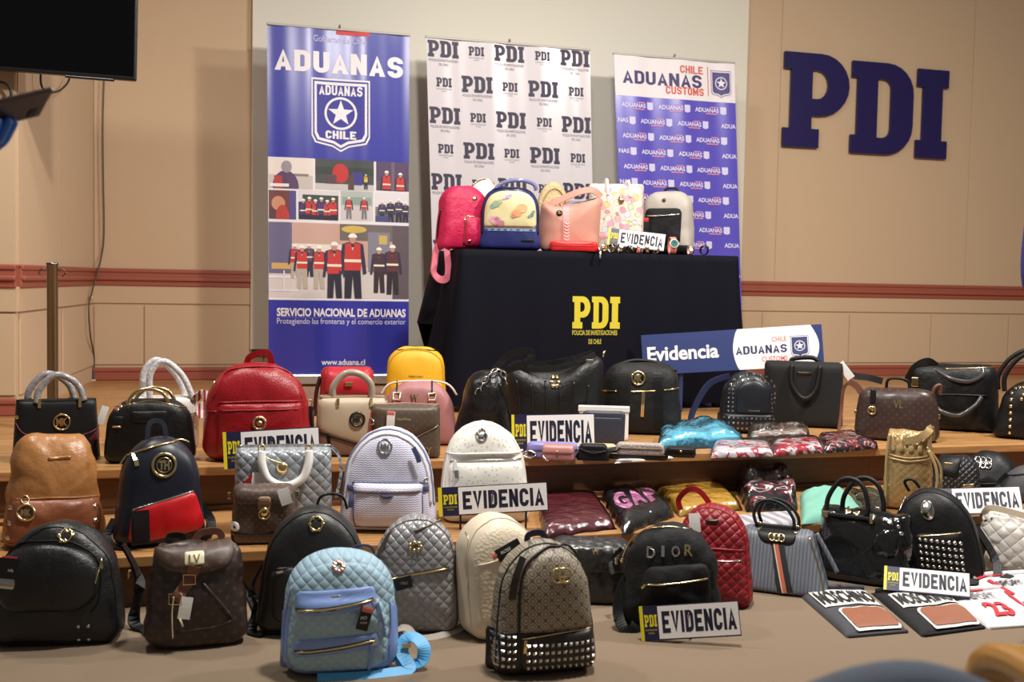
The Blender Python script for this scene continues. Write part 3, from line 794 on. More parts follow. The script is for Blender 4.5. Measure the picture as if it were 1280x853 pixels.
# ================================================================== bag kit
GOLD = M('gold_metal', (224, 202, 150), .22, 1.0); SILV = M('silver_metal', (214, 212, 208), .2, 1.0); DKM = M('dark_metal', (86, 78, 66), .3, 1.0)
PAPER = M('white_card', (240, 238, 234), .6); BLK = M('black_leather', (14, 13, 14), .5, pat='pebble', s=.004, st=.35, spec=.35)
BKC = M('black_card', (20, 18, 20), .4); CLEAR = M_clear()
INK = M_attr()
def gauss(a, b, s): return math.exp(-((a-b)/s)**2)
class Bag:
    """A bag measured in image pixels at its own distance: x right, z up from the middle of its foot, front toward -y."""
    def __init__(s, name, label, cat, px, py, z, W, H, D, mat, group=None, shape=None, tw=.8, rt=.5, rb=.15, turn=0., lean=0., roll=0., e=9., puff=.25, taper=0., lump=0., ls=.03, cz=.45, body='body', seed=None):
        P0 = atz(px, py, z); s.u = upx(P0)
        ang = PSI+math.atan((px-640)/FPX)
        fwd = Vector((math.sin(ang), math.cos(ang), 0))
        s.W, s.H, s.D = W, H, D; s.e = e; s.puff = puff; s.taper = taper; s.lean = lean; s.roll = roll; s.lump = lump if (lump or e >= 14) else 1.1; s.ls = ls if lump else .045
        s.seed = seed if seed is not None else len(label)*1.7+px*.37
        # nearest foot point sits on the clicked pixel
        s.root = empty(name, P0+fwd*(D*s.u*.5), -ang+math.radians(turn))
        tag(s.root, label, cat, group)
        if shape is None:
            shape = [(-W/2, 0, rb*W), (W/2, 0, rb*W), (W*tw/2, H, rt*W), (-W*tw/2, H, rt*W)]
        s.loop = rpoly(shape); s.c = Vector((0, H*cz)); s.stack = []
        if body:
            s.body = s.mesh_body(body, mat)
    # --- frame
    def P(s, x, y, z):
        t = max(0., z/s.H)
        y2 = y*(1-s.taper*min(t, 1.2)) + z*s.lean; x2 = x+z*s.roll
        return Vector((x2, y2, z))*s.u
    def nz(s, x, y, z):
        if not s.lump: return Vector((0, 0, 0))
        k = s.ls
        q = noise.noise_vector(Vector((x*k+s.seed, y*k, z*k)))+.5*noise.noise_vector(Vector((x*k*2.3, y*k*2.3+s.seed, z*k*2.3)))
        return q*s.lump*min(1, max(0, z/(.15*s.H)))
    @staticmethod
    def gauge(loop, c, x, z):
        d = Vector((x-c.x, z-c.y)); L = d.length
        if L < 1e-6: return 0.0, 0.0
        d /= L; best = 1e9; k = len(loop)
        for i in range(k):
            a = loop[i]-c; b = loop[(i+1) % k]-c; e_ = b-a
            den = d.x*e_.y-d.y*e_.x
            if abs(den) < 1e-9: continue
            t = (a.x*e_.y-a.y*e_.x)/den; q = (a.x*d.y-a.y*d.x)/den
            if t > 0 and -1e-6 <= q <= 1+1e-6 and t < best: best = t
        return L/best, d.y
    def prof(s, g, dz):
        g = min(g, 1.0); e = s.e+(26-s.e)*max(0, -dz)**2 if s.e < 26 else s.e
        return (1-s.puff)*math.sqrt(max(0, 1-g**e))+s.puff*(1-g*g)
    def f0(s, x, z):
        g, dz = s.gauge(s.loop, s.c, x, z)
        y = -s.D/2*s.prof(g, dz)
        return y+s.nz(x, y, z).y
    def f(s, x, z):
        y = s.f0(x, z)
        for q in s.stack: y = min(y, q(x, z))
        return y
    def on(s, x, z, lift=0.): return s.P(x, s.f(x, z)-lift, z)
    def mk(s, name, V, Fc, mat, par=None, smooth=True, kind=None):
        return mk(name, V, Fc, mat, par or s.root, smooth, kind)
    def mesh_body(s, name, mat, M_=72):
        lp = resample(s.loop, M_); S = [.0, .2, .4, .58, .73, .84, .90, .94, .97, .988, 1.0]
        V = []; Fc = []
        def add(sg, side):
            idx = []
            for p in lp:
                q = s.c+(p-s.c)*sg; d = (p-s.c).normalized()
                y = side*s.D/2*s.prof(sg, d.y)*(1.0 if side < 0 else .92)
                n_ = s.nz(q.x, y, q.y)
                V.append(s.P(q.x+n_.x, y+n_.y, max(0, q.y+n_.z))); idx.append(len(V)-1)
            return idx
        rings = [add(sg, -1) for sg in S[1:]]+[add(sg, 1) for sg in reversed(S[1:-1])]
        for a, b in zip(rings[:-1], rings[1:]):
            for i in range(M_): Fc.append((a[i], b[i], b[(i+1) % M_], a[(i+1) % M_]))
        n_ = s.nz(s.c.x, -s.D/2, s.c.y)
        V.append(s.P(s.c.x+n_.x, -s.D/2+n_.y, s.c.y)); k = len(V)-1
        for i in range(M_): Fc.append((k, rings[0][i], rings[0][(i+1) % M_]))
        V.append(s.P(s.c.x, s.D/2*.92, s.c.y)); k = len(V)-1
        for i in range(M_): Fc.append((k, rings[-1][(i+1) % M_], rings[-1][i]))
        return s.mk(name, V, Fc, mat)
    # --- pieces that lie on the front
    def pocket(s, name, shape, th, mat, e=7., puff=.3, par=None, M_=40, lump=0.):
        lp0 = rpoly(shape); lp = resample(lp0, M_)
        c = sum(lp, Vector((0, 0)))/M_; f = s.f
        if s.stack:
            old = list(s.stack); f0 = s.f0
            f = lambda x, z: min([f0(x, z)]+[q(x, z) for q in old])
        else: f = s.f0
        pr = lambda g: (1-puff)*math.sqrt(max(0, 1-min(g, 1)**e))+puff*(1-min(g, 1)**2)
        V = []; Fc = []; S = [.25, .5, .7, .84, .92, .97, 1.0]; rings = []
        for sg in S:
            idx = []
            for p in lp:
                q = c+(p-c)*sg; w = lump*noise.noise(Vector((q.x*.06+s.seed, q.y*.06, 3.1)))*(1-sg**4) if lump else 0
                V.append(s.P(q.x, f(q.x, q.y)-th*pr(sg)+(.8 if sg == 1.0 else 0)+w, q.y)); idx.append(len(V)-1)
            rings.append(idx)
        for a, b in zip(rings[:-1], rings[1:]):
            for i in range(M_): Fc.append((a[i], b[i], b[(i+1) % M_], a[(i+1) % M_]))
        V.append(s.P(c.x, f(c.x, c.y)-th, c.y)); k = len(V)-1
        for i in range(M_): Fc.append((k, rings[0][i], rings[0][(i+1) % M_]))
        o = s.mk(name, V, Fc, mat, par)
        def g2(x, z):
            g, _ = s.gauge(lp0, c, x, z)
            return 1e9 if g >= 1 else f(x, z)-th*pr(g)
        s.stack.append(g2); return o
    def pts(s, pts2, lift=0., n=8):
        """resample a polyline on the front face"""
        P2 = [Vector((p[0], p[1], 0)) for p in pts2]; out = []
        P2 = cr(P2, 5) if len(P2) > 2 else [P2[0].lerp(P2[1], i/n) for i in range(n+1)]
        return [s.on(p.x, p.y, lift) for p in P2]
    def line(s, name, pts2, r, mat, lift=0., par=None, n=8, seg=6):
        V, Fc = sweep(s.pts(pts2, lift, n), circ(r*s.u, seg)); return s.mk(name, V, Fc, mat, par)
    def zipper(s, pts2, r=1.1, mat=None, tape=None, par=None, pull=None, name='zipper', lift=.3):
        o = s.line(name, pts2, r, mat or GOLD, lift, par)
        if tape:
            V, Fc = sweep(s.pts(pts2, .1), flat(r*3.6*s.u, .5*s.u), up=(0, -1, .0)); s.mk('zip_tape', V, Fc, tape, o, False)
        if pull:
            a = pull[0]; b = pull[1]
            V, Fc = sweep([s.on(a[0], a[1], 1.5), s.on((a[0]+b[0])/2, (a[1]+b[1])/2, 2.2), s.on(b[0], b[1], 1.6)], flat((pull[2] if len(pull) > 2 else 3)*s.u, 1.2*s.u), up=(0, -1, 0))
            s.mk('zip_pull', V, Fc, mat or GOLD if len(pull) < 4 else pull[3], o, False)
        return o
    def band(s, name, pts2, w, t, mat, lift=.2, par=None, n=10):
        V, Fc = sweep(s.pts(pts2, lift, n), flat(w*s.u, t*s.u), up=(0, -1, .05)); return s.mk(name, V, Fc, mat, par, False)
    def piping(s, g, r, mat, a0=None, name='piping', side=-1, closed=True, zmin=None):
        lp = resample(s.loop, 72); pts = []
        for p in lp:
            q = s.c+(p-s.c)*g; d = (p-s.c).normalized()
            if zmin is not None and q.y < zmin: continue
            y = side*s.D/2*s.prof(g, d.y); n_ = s.nz(q.x, y, q.y)
            pts.append((q.x+n_.x, y+n_.y, q.y+n_.z))
        if zmin is not None:
            # rotate so the run is continuous
            k = max(range(len(pts)), key=lambda i: (Vector(pts[i])-Vector(pts[i-1])).length); pts = pts[k:]+pts[:k]; closed = False
        V, Fc = sweep([s.P(*p) for p in pts], circ(r*s.u, 6), closed); return s.mk(name, V, Fc, mat)
    def ring(s, name, x, z, R, r, mat, lift=.6, sx=1.0, par=None, n=24):
        ph_ = math.pi/4 if n == 4 else 0.
        pts = [s.on(x+sx*R*math.cos(ph_+i*2*math.pi/n), z+R*math.sin(ph_+i*2*math.pi/n), lift) for i in range(n)]
        V, Fc = sweep(pts, circ(r*s.u, 6), True); return s.mk(name, V, Fc, mat, par)
    def disc(s, name, x, z, R, t, mat, sx=1.0, par=None, n=20, dome=.12):
        V = [s.on(x+sx*R*math.cos(i*2*math.pi/n), z+R*math.sin(i*2*math.pi/n), -.3) for i in range(n)]
        V += [s.on(x+sx*R*.94*math.cos(i*2*math.pi/n), z+R*.94*math.sin(i*2*math.pi/n), t) for i in range(n)]
        V.append(s.on(x, z, t*(1+dome)))
        Fc = [(i, (i+1) % n, n+(i+1) % n, n+i) for i in range(n)]+[(n+i, n+(i+1) % n, 2*n) for i in range(n)]
        return s.mk(name, V, Fc, mat, par)
    def studs(s, pts2, r, mat, name='studs', square=True, h=.8, par=None):
        V = []; Fc = []
        for x, z in pts2:
            o = len(V); n = 4 if square else 8
            for i in range(n):
                a = 2*math.pi*(i+.5)/n; V.append(s.on(x+r*1.25*math.cos(a), z+r*1.25*math.sin(a), 0))
            if square:
                for i in range(4):
                    a = 2*math.pi*(i+.5)/n; V.append(s.on(x+r*.5*math.cos(a), z+r*.5*math.sin(a), r*h))
                for i in range(4): Fc.append((o+i, o+(i+1) % 4, o+4+(i+1) % 4, o+4+i))
                Fc.append((o+4, o+5, o+6, o+7))
            else:
                for i in range(8):
                    a = 2*math.pi*(i+.5)/n; V.append(s.on(x+r*.8*math.cos(a), z+r*.8*math.sin(a), r*h*.7))
                V.append(s.on(x, z, r*h))
                for i in range(8): Fc += [(o+i, o+(i+1) % 8, o+8+(i+1) % 8, o+8+i), (o+8+i, o+8+(i+1) % 8, o+16)]
        return s.mk(name, V, Fc, mat, par, smooth=not square, kind='stuff')
    def text(s, name, t, cx, z0, w, h, mat, bold=.0, lift=.8, par=None, th=.6, slant=0.0):
        V2, F2, a = text2d(t, bold); n = len(V2)
        q = [(cx-w/2+p[0]*w/a, z0+p[1]*h+slant*(p[0]*w/a-w/2)) for p in V2]
        V = [s.on(x, z, lift) for x, z in q]
        return s.mk(name, V, F2, mat, par, False)
    def tagcard(s, name, x, z, w, h, rot, mat, par=None, lift=2., bulge=.5):
        V = []; Fc = []; ca, sa = math.cos(math.radians(rot)), math.sin(math.radians(rot)); N = 4
        for k in (0, 1):
            for j in range(N+1):
                for i in range(3):
                    a = (i/2-.5)*w; b = (j/N-.5)*h
                    xx, zz = x+a*ca-b*sa, z+a*sa+b*ca
                    V.append(s.P(xx, s.f(x, z)-lift-bulge*math.sin(j/N*3.1)-(.5 if k == 0 else 0)+(zz-z)*0, zz))
        m3 = (N+1)*3
        for j in range(N):
            for i in range(2):
                a = j*3+i; Fc.append((a, a+1, a+4, a+3)); Fc.append((m3+a, m3+a+3, m3+a+4, m3+a+1))
        for j in range(N): Fc += [(j*3, j*3+3, m3+j*3+3, m3+j*3), (j*3+2, m3+j*3+2, m3+j*3+5, j*3+5)]
        Fc += [(0, m3, m3+1, 1), (1, m3+1, m3+2, 2), (N*3, N*3+1, m3+N*3+1, m3+N*3), (N*3+1, N*3+2, m3+N*3+2, m3+N*3+1)]
        return s.mk(name, V, Fc, mat, par, False)
    # --- pieces in the air: points are (x, y, z) in the bag's own pixels
    def tube(s, name, pts, r, mat, par=None, closed=False, n=10, sm=6):
        V, Fc = sweep(cr([s.P(*p) for p in pts], sm, closed), circ(r*s.u, n), closed); return s.mk(name, V, Fc, mat, par)
    def strap(s, name, pts, w, t, mat, par=None, up=(0, -1, 0), closed=False, sm=6):
        V, Fc = sweep(cr([s.P(*p) for p in pts], sm, closed), flat(w*s.u, t*s.u), closed, up); return s.mk(name, V, Fc, mat, par, False)
    def box(s, name, x0, x1, y0, y1, z0, z1, mat, par=None, bev=.8):
        v, f = boxm(x0, x1, y0, y1, z0, z1, bev); return s.mk(name, [s.P(*p) for p in v], f, mat, par, False)
    def chain(s, name, pts, R, r, mat, par=None):
        """real interlocking links along a path"""
        path = cr([Vector(p) for p in pts], 8); L = 0; step = R*2.6; nxt = 0; out = []; k = 0
        for a, b in zip(path[:-1], path[1:]):
            d = (b-a).length
            while nxt <= L+d and d > 1e-6:
                c = a.lerp(b, (nxt-L)/d); t = (b-a).normalized(); q = Vector((0, 1, 0)) if k % 2 else Vector((1, 0, .3))
                v = q-t*t.dot(q); v.normalize()
                out.append(sweep([s.P(*(c+t*R*1.5*math.cos(i*math.pi/4)+v*R*math.sin(i*math.pi/4))) for i in range(8)], circ(r*s.u, 5), True)); nxt += step; k += 1
            L += d
        V, Fc = joinm(out); return s.mk(name, V, Fc, mat, par, kind='stuff')
def grid(x0, x1, z0, z1, nx, nz, inside=None):
    out = [(x0+(x1-x0)*i/max(1, nx-1), z0+(z1-z0)*j/max(1, nz-1)) for j in range(nz) for i in range(nx)]
    return [p for p in out if inside is None or inside(*p)]
def arcpts(cx, cz, rx, rz, a0=180, a1=0, n=9, y=0.):
    return [(cx+rx*math.cos(math.radians(a0+(a1-a0)*i/n)), y, cz+rz*math.sin(math.radians(a0+(a1-a0)*i/n))) for i in range(n+1)]

# ------------------------------------------------------------------ EVIDENCIA board
m_sb = M('sign_white', (240, 238, 236), .3); m_sn = M('sign_navy', (34, 32, 66), .35); m_sy = M('sign_yellow', (226, 212, 40), .35)
def evid(label, px, py, z, w, h, roll=0., tilt=20., turn=0., name='evidence_sign', lift=0.):
    """px,py: middle of the lower edge; w,h in pixels; roll: image tilt in degrees (positive = right side up)"""
    P0 = atz(px, py, z); u = upx(P0); ang = PSI+math.atan((px-640)/FPX)
    root = empty(name, P0, -ang+math.radians(turn)); tag(root, label, 'sign', 'white EVIDENCIA signs')
    R = Matrix.Rotation(math.radians(-tilt), 3, 'X') @ Matrix.Rotation(math.radians(-roll), 3, 'Y')
    W, H = w*u, h*u
    lo = min((R @ Vector((sx*W/2, 0, 0))).z for sx in (-1, 1))
    tf = lambda x, y, zz: R @ Vector((x, y, zz))-Vector((0, 0, lo-lift*u))
    def bx(nm, x0, x1, y0, y1, z0, z1, mat, par):
        v, f = boxm(x0, x1, y0, y1, z0, z1); return mk(nm, [tf(*p) for p in v], f, mat, par, False)
    b = bx('board', -W/2, W/2, 0, .004, 0, H, m_sn, root)
    bx('white_panel', -W/2+W*.185, W/2-W*.008, -.0012, 0, H*.04, H*.97, m_sb, b)
    bx('yellow_strip', -W/2, -W/2+W*.035, -.0012, 0, 0, H, m_sy, b)
    ink = Ink(lambda x, zz, l=0: tf(x, -.0016-l, zz))
    ink.heavy('EVIDENCIA', W*.092, H*.20, W*.74, H*.62, (26, 24, 50), 0, .215)
    ink.slab(-W*.392, H*.40, W*.125, H*.34, (222, 208, 40), 0)
    ink.text('POLICIA DE INVESTIGACIONES', -W*.392, H*.28, W*.12, H*.055, (190, 178, 50), .0, 0)
    ink.text('DE CHILE', -W*.392, H*.19, W*.06, H*.055, (190, 178, 50), .0, 0)
    ink.build('lettering', root)
    # folding easel foot behind
    t = tf(0, .004, H*.8); ft = Vector((0, t.y+H*.45*math.cos(math.radians(tilt)), .0))
    V, Fc = sweep([t, ft+Vector((0, 0, .002))], flat(W*.12, .003), up=(1, 0, 0)); mk('easel_foot', V, Fc, m_sn, root, smooth=False)
    if lift:
        for sx in (-.3, .3):
            q = tf(W*sx, .003, H*.3); V, Fc = sweep([q, Vector((q.x, q.y+.004, .001))], flat(W*.02, .003), up=(0, 1, 0)); mk('support_leg', V, Fc, m_sn, root, smooth=False)
    return root

# ------------------------------------------------------------------ folded garments and bagged garments
def pack(name, label, cat, cor, z, hpx, mat, wrap=True, lump=.16, N=26, group=None, seed=0., body='garment', edge=9., base=0.0, nsc=1.0, wrapgrow=1.05, wh=1.12):
    """cor: four photo pixels of the footprint (front-left, front-right, back-right, back-left) on the plane z"""
    Q = [atz(a, b, z) for a, b in cor]; c = sum(Q, Vector())/4; u = upx(c)
    root = empty(name, (c.x, c.y, z)); tag(root, label, cat, group)
    h = hpx*u
    def foot(a, b, k=1.0):
        p = Q[0].lerp(Q[1], a).lerp(Q[3].lerp(Q[2], a), b)-Vector((c.x, c.y, z)); return Vector((p.x*k, p.y*k, 0))
    def top(a, b, lift=0., k=1.0, amp=1.0, hh=1.0, sd=0.):
        p = foot(a, b, k); e = (1-abs(2*a-1)**edge)*(1-abs(2*b-1)**edge); e = max(0, e)**.5
        n_ = noise.noise(Vector((p.x*9*nsc+seed+sd, p.y*9*nsc, 1.3)))+.5*noise.noise(Vector((p.x*24*nsc+seed+sd, p.y*24*nsc, 4.)))
        return Vector((p.x, p.y, base*u+max(.001, h*hh*e*(1+lump*amp*n_)+lift*(.4+.6*e))))
    def mesh(nm, mt, k, amp, hh, par, sd=0., lift=0., jag=0.):
        V = []; Fc = []
        for j in range(N+1):
            for i in range(N+1):
                a, b = i/N, j/N
                p = top(a, b, lift, k, amp, hh, sd)
                if jag and (i in (0, N) or j in (0, N)):
                    p += Vector((noise.noise(p*30+Vector((sd, 0, 0))), noise.noise(p*30+Vector((0, sd, 5))), 0))*jag*u
                V.append(p)
        for j in range(N):
            for i in range(N): a = j*(N+1)+i; Fc.append((a, a+1, a+N+2, a+N+1))
        n_ = len(V); V += [Vector((p.x, p.y, base*u+.0004)) for p in V]
        def r_(k_): return [k_*(N+1)+i for i in range(N+1)]
        bd = [i for i in range(N+1)]+[j*(N+1)+N for j in range(1, N+1)]+[N*(N+1)+i for i in range(N-1, -1, -1)]+[j*(N+1) for j in range(N-1, 0, -1)]
        for i in range(len(bd)): a, b = bd[i], bd[(i+1) % len(bd)]; Fc.append((a, a+n_, b+n_, b))
        Fc.append(tuple(i+n_ for i in reversed(bd)))
        return mk(nm, V, Fc, mt, par)
    o = mesh(body, mat, 1.0, 1.0, 1.0, root)
    if wrap: mesh('plastic_sleeve', CLEAR, wrapgrow, 1.5, wh, root, 7.7, .003, 3.0)
    return root, top, u
# ================================================================== bags on the carpet
GF = 'bags on the carpet'
m = M('black_grained_leather', (24, 24, 25), .36, pat='crinkle', s=.012, st=.5, grain=.15, gs=90.)
b = Bag('backpack', 'big black grained leather backpack at the far left of the carpet', 'backpack', 74, 812, 0, 166, 152, 80, m, GF, tw=0.79, rt=.42, rb=.12, turn=-12, lean=.12, puff=.2, e=8, lump=2.4)
b.pocket('front_pocket', [(-70, 46, 26), (50, 46, 30), (58, 100, 24), (24, 128, 40), (-46, 128, 40), (-72, 100, 24)], 13, m)
b.piping(.93, .9, BLK); b.line('pocket_seam', [(-72, 100), (-46, 127), (0, 132), (26, 127), (52, 104), (54, 60), (44, 44)], 1.1, BLK)
b.zipper([(50, 80), (55, 108)], 1.2, GOLD, pull=((55, 106), (56, 96)))
for q in ((8, 139), (-8, 138), (0, 132), (0, 143), (-5, 132), (6, 143)): b.disc('logo_bead', q[0]+11, q[1], 2.4, 1.2, GOLD)
b.ring('emblem', 11, 138, 7, 1.0, GOLD)
t = b.tagcard('price_tag', -54, 96, 24, 38, -7, BKC, lift=3); b.tagcard('tag_band', -56, 84, 24, 12, -7, SILV, t, 3.8); b.tagcard('tag_label', -52, 112, 20, 7, -7, M('tag_red', (200, 60, 70), .4), t, 3.8)
b.text('tag_print', 'Michaela', -54, 99, 17, 4, PAPER, 0, 4.6, t)
b.studs([(x, z) for x in (-66, 30, 42) for z in (8, 26)], 1.8, SILV, 'foot_studs', False)
b.tube('side_zip', [(81, 8, 72), (84, 6, 84)], 1.6, GOLD)
b.strap('shoulder_strap', [(70, 38, 110), (92, 40, 60), (86, 36, 10), (104, 20, 2), (112, 0, 3)], 16, 3, BLK, up=(0, 0, 1))

m = M('brown_monogram_canvas', (52, 40, 36), .36, pat='mono', s=.04, col2=(92, 74, 58), st=.4)
mb = M('brown_flap_canvas', (82, 64, 56), .45, pat='mono', s=.04, col2=(116, 96, 78), st=.4)
tan = M('tan_strap_leather', (118, 74, 58), .45)
b = Bag('backpack', 'brown monogram canvas backpack with buckled flap on the carpet', 'backpack', 246, 815, 0, 136, 130, 62, m, GF, tw=.74, rt=.06, rb=.2, turn=2, lean=.10, lump=5, ls=.035, puff=.25, e=7)
fl = b.pocket('flap', [(-54, 126, 6), (46, 131, 6), (47, 108, 16), (20, 96, 20), (-6, 93, 20), (-48, 103, 14)], 9, mb)
p = b.pocket('clasp_plate', [(-16, 108, 2), (8, 109, 2), (8, 124, 2), (-16, 123, 2)], 2.2, M('cream_enamel', (232, 222, 190), .3), par=fl)
b.text('clasp_letters', 'LV', -4, 110.5, 14, 10.5, GOLD, .03, 2.2, p)
s_ = b.band('buckle_strap', [(-4, 108), (-9, 92), (-18, 78), (-28, 66)], 15, 2.2, tan, 1.6)
for (x, z, r) in ((-10, 90, -20), (-27, 67, -24)):
    b.ring('buckle', x, z, 9, 1.3, GOLD, 2.6, 1.15, s_, 4)
b.tagcard('price_tag', -15, 56, 15, 27, -10, PAPER, lift=4)
b.tube('tag_cord', [(-29, -40, 72), (-31, -38, 50), (-30, -37, 20)], .8, M('beige_cord', (214, 196, 164), .7)); b.tube('tag_cord', [(-22, -38, 44), (-18, -38, 34)], 1.3, M('beige_cord', (214, 196, 164), .7))
b.line('fold', [(6, 84), (24, 62), (42, 38)], 2.2, m, -.8); b.line('pocket_edge', [(-26, 24), (20, 28), (40, 34)], 1.6, m, -.4)
b.strap('grab_loop', [(-32, 6, 126), (-34, 8, 136), (-18, 8, 136), (-18, 8, 128)], 7, 2, BLK); b.strap('grab_loop', [(-2, 8, 128), (6, 8, 138), (26, 8, 139), (32, 8, 130)], 9, 2.2, tan)
b.strap('shoulder_strap', [(58, 32, 70), (78, 36, 30), (70, 24, 4), (84, 6, 3)], 14, 3, BLK, up=(0, 0, 1))

m = M('black_smooth_leather', (32, 31, 30), .42, pat='crinkle', s=.02, st=.2, grain=.2, gs=220.)
b = Bag('backpack', 'smooth black leather backpack with gold ring emblem behind the blue backpack', 'backpack', 392, 798, 0, 150, 158, 74, m, GF, tw=0.75, rt=.48, rb=.14, turn=-4, lean=.10, puff=.18)
b.piping(.94, 1.1, BLK); b.ring('emblem', 3, 140, 8, 1.6, GOLD)
for i in range(6): b.disc('emblem_bead', 3+8*math.cos(i*1.047), 140+8*math.sin(i*1.047), 2.2, 1.6, GOLD)
b.pocket('front_pocket', [(-52, 16, 20), (52, 16, 20), (54, 88, 16), (-54, 88, 16)], 10, m)
b.zipper([(-50, 84), (0, 90), (50, 86)], .9, BLK, pull=((-36, 84), (-44, 82), 3, SILV))
b.tube('top_handle', [(0, 10, 152), (6, 8, 166), (20, 8, 170), (34, 8, 166), (40, 10, 150)], 1.8, BLK)
b.strap('shoulder_strap', [(-60, 34, 90), (-84, 38, 40), (-70, 30, 4), (-52, 6, 3)], 14, 3, BLK, up=(0, 0, 1))

peri = M('periwinkle_leather', (128, 156, 214), .42, grain=.15, gs=200.)
mq = M('pale_blue_quilted', (158, 190, 208), .55, pat='quilt', s=.030, st=.45, grain=.1, gs=500.)
navy = M('navy_trim', (34, 40, 74), .45)
b = Bag('backpack', 'light blue quilted backpack with two gold zips at the front of the carpet', 'backpack', 425, 848, 0, 152, 151, 70, mq, GF, tw=0.87, rt=.36, rb=.2, turn=3, lean=.12, lump=1.5, puff=.22)
b.pocket('quilted_front', [(-60, 60, 6), (58, 60, 6), (60, 110, 20), (40, 140, 34), (-38, 140, 34), (-62, 110, 20)], 5, mq)
for sx in (-1, 1): b.pocket('side_panel', [(sx*58, 4, 6), (sx*76, 4, 6), (sx*73, 78, 6), (sx*62, 88, 4)], 1.2, peri, e=12)
b.pocket('base_panel', [(-66, 1, 4), (66, 1, 4), (64, 14, 3), (-64, 14, 3)], 1.4, peri, e=12)
b.pocket('lower_bag', [(-66, 8, 20), (56, 8, 20), (60, 70, 14), (46, 100, 10), (-58, 100, 10), (-66, 60, 14)], 10, mq, lump=3)
p1 = b.pocket('upper_zip_panel', [(-58, 80, 4), (44, 86, 4), (42, 112, 6), (-58, 107, 6)], 4, peri)
b.zipper([(-57, 86), (-8, 90), (39, 97)], 1.5, GOLD, BLK, p1, pull=((37, 97), (40, 94), 5))
p2 = b.pocket('lower_zip_panel', [(-62, 28, 4), (48, 36, 4), (48, 56, 6), (-58, 50, 6)], 4, peri)
b.zipper([(-58, 35), (-6, 40), (41, 47)], 1.5, GOLD, BLK, p2, pull=((39, 46), (41, 42), 5))
b.band('zip_ribbon', [(37, 42), (36, 24), (34, 6)], 4, 1.4, peri, 2); b.band('zip_ribbon', [(44, 92), (50, 70), (54, 48)], 4, 1.4, peri, 2)
for i in range(8): b.disc('emblem_petal', -4+6*math.cos(i*.785), 136+5*math.sin(i*.785), 2.6, 1.8, M('rose_gold', (226, 180, 160), .25, .9))
b.pocket('plate', [(-14, 100, 1), (-2, 101, 1), (-2, 104, 1), (-14, 103, 1)], 1.2, SILV)
t = b.tagcard('price_tag', 27, 77, 15, 29, -16, BKC, lift=5); b.tagcard('tag_top', 31, 88, 14, 7, -16, M('tag_coral', (220, 120, 110), .4), t, 5.6)
b.text('tag_print', 'MCM', 27, 76, 9, 4, PAPER, 0, 6.6, t); b.text('tag_print', 'MODA', 26, 71, 9, 2.4, PAPER, 0, 6.6, t)
b.line('side_seam', [(-62, 110), (-70, 70), (-72, 20)], 1.1, peri, .3); b.line('side_seam', [(62, 90), (62, 50), (52, 20)], 1.1, peri, .3)
b.tube('top_handle', [(12, 8, 146), (24, 6, 153), (38, 8, 151), (44, 10, 142)], 1.8, navy)
sky = M('sky_blue_webbing', (84, 172, 228), .5, grain=.1, gs=600.)
b.strap('shoulder_strap', [(58, 0, 30), (80, -14, 8), (100, -22, 10), (106, -18, 26), (96, -6, 36), (84, -4, 34), (78, -12, 20), (86, -26, 4), (60, -34, 2), (20, -40, 1.5), (-30, -38, 1.5)], 17, 1.6, sky, up=(0, -.55, 1))
b.box('strap_buckle', 78, 90, -14, -10, 26, 31, GOLD)

ms = M('silver_quilted_leather', (158, 156, 160), .3, .2, pat='quilt', s=.032, st=.6, grain=.2, gs=70.)
brown = M('bronze_trim', (96, 84, 70), .35, .3)
b = Bag('backpack', 'silver quilted backpack with gold zip between blue and cream backpacks', 'backpack', 514, 796, 0, 124, 146, 66, ms, GF, tw=0.75, rt=.45, rb=.12, turn=-3, lean=.10, roll=.04, lump=2.0, puff=.25)
b.zipper([(-42, 66), (0, 76), (44, 83)], 1.5, GOLD, brown, lift=.8)
t = b.tagcard('price_tag', -12, 66, 22, 15, 16, BKC, lift=3)
b.text('tag_print', 'COLE', -12, 65, 12, 3, GOLD, 0, 4.2, t)
for i in range(7): b.disc('emblem_bead', 0+7*math.cos(i*.9), 110+5*math.sin(i*.9), 2.6, 1.6, GOLD)
b.strap('top_handle', [(-46, -22, 74), (-46, -26, 96), (-36, -22, 118), (-22, -18, 128), (-8, -24, 120), (2, -30, 110)], 5, 2.2, brown)
b.line('top_zip', [(-2, 128), (14, 134), (30, 138)], 1.6, brown, .5)
b.piping(.95, 1.0, brown)
b.strap('shoulder_strap', [(20, 10, 2), (-4, -28, 2), (-14, -38, 10), (-4, -40, 12), (10, -46, 2), (36, -36, 1.5), (62, -10, 3), (68, 10, 10)], 12, 1.4, M('grey_webbing', (176, 166, 156), .6, grain=.1), up=(0, -.4, 1))

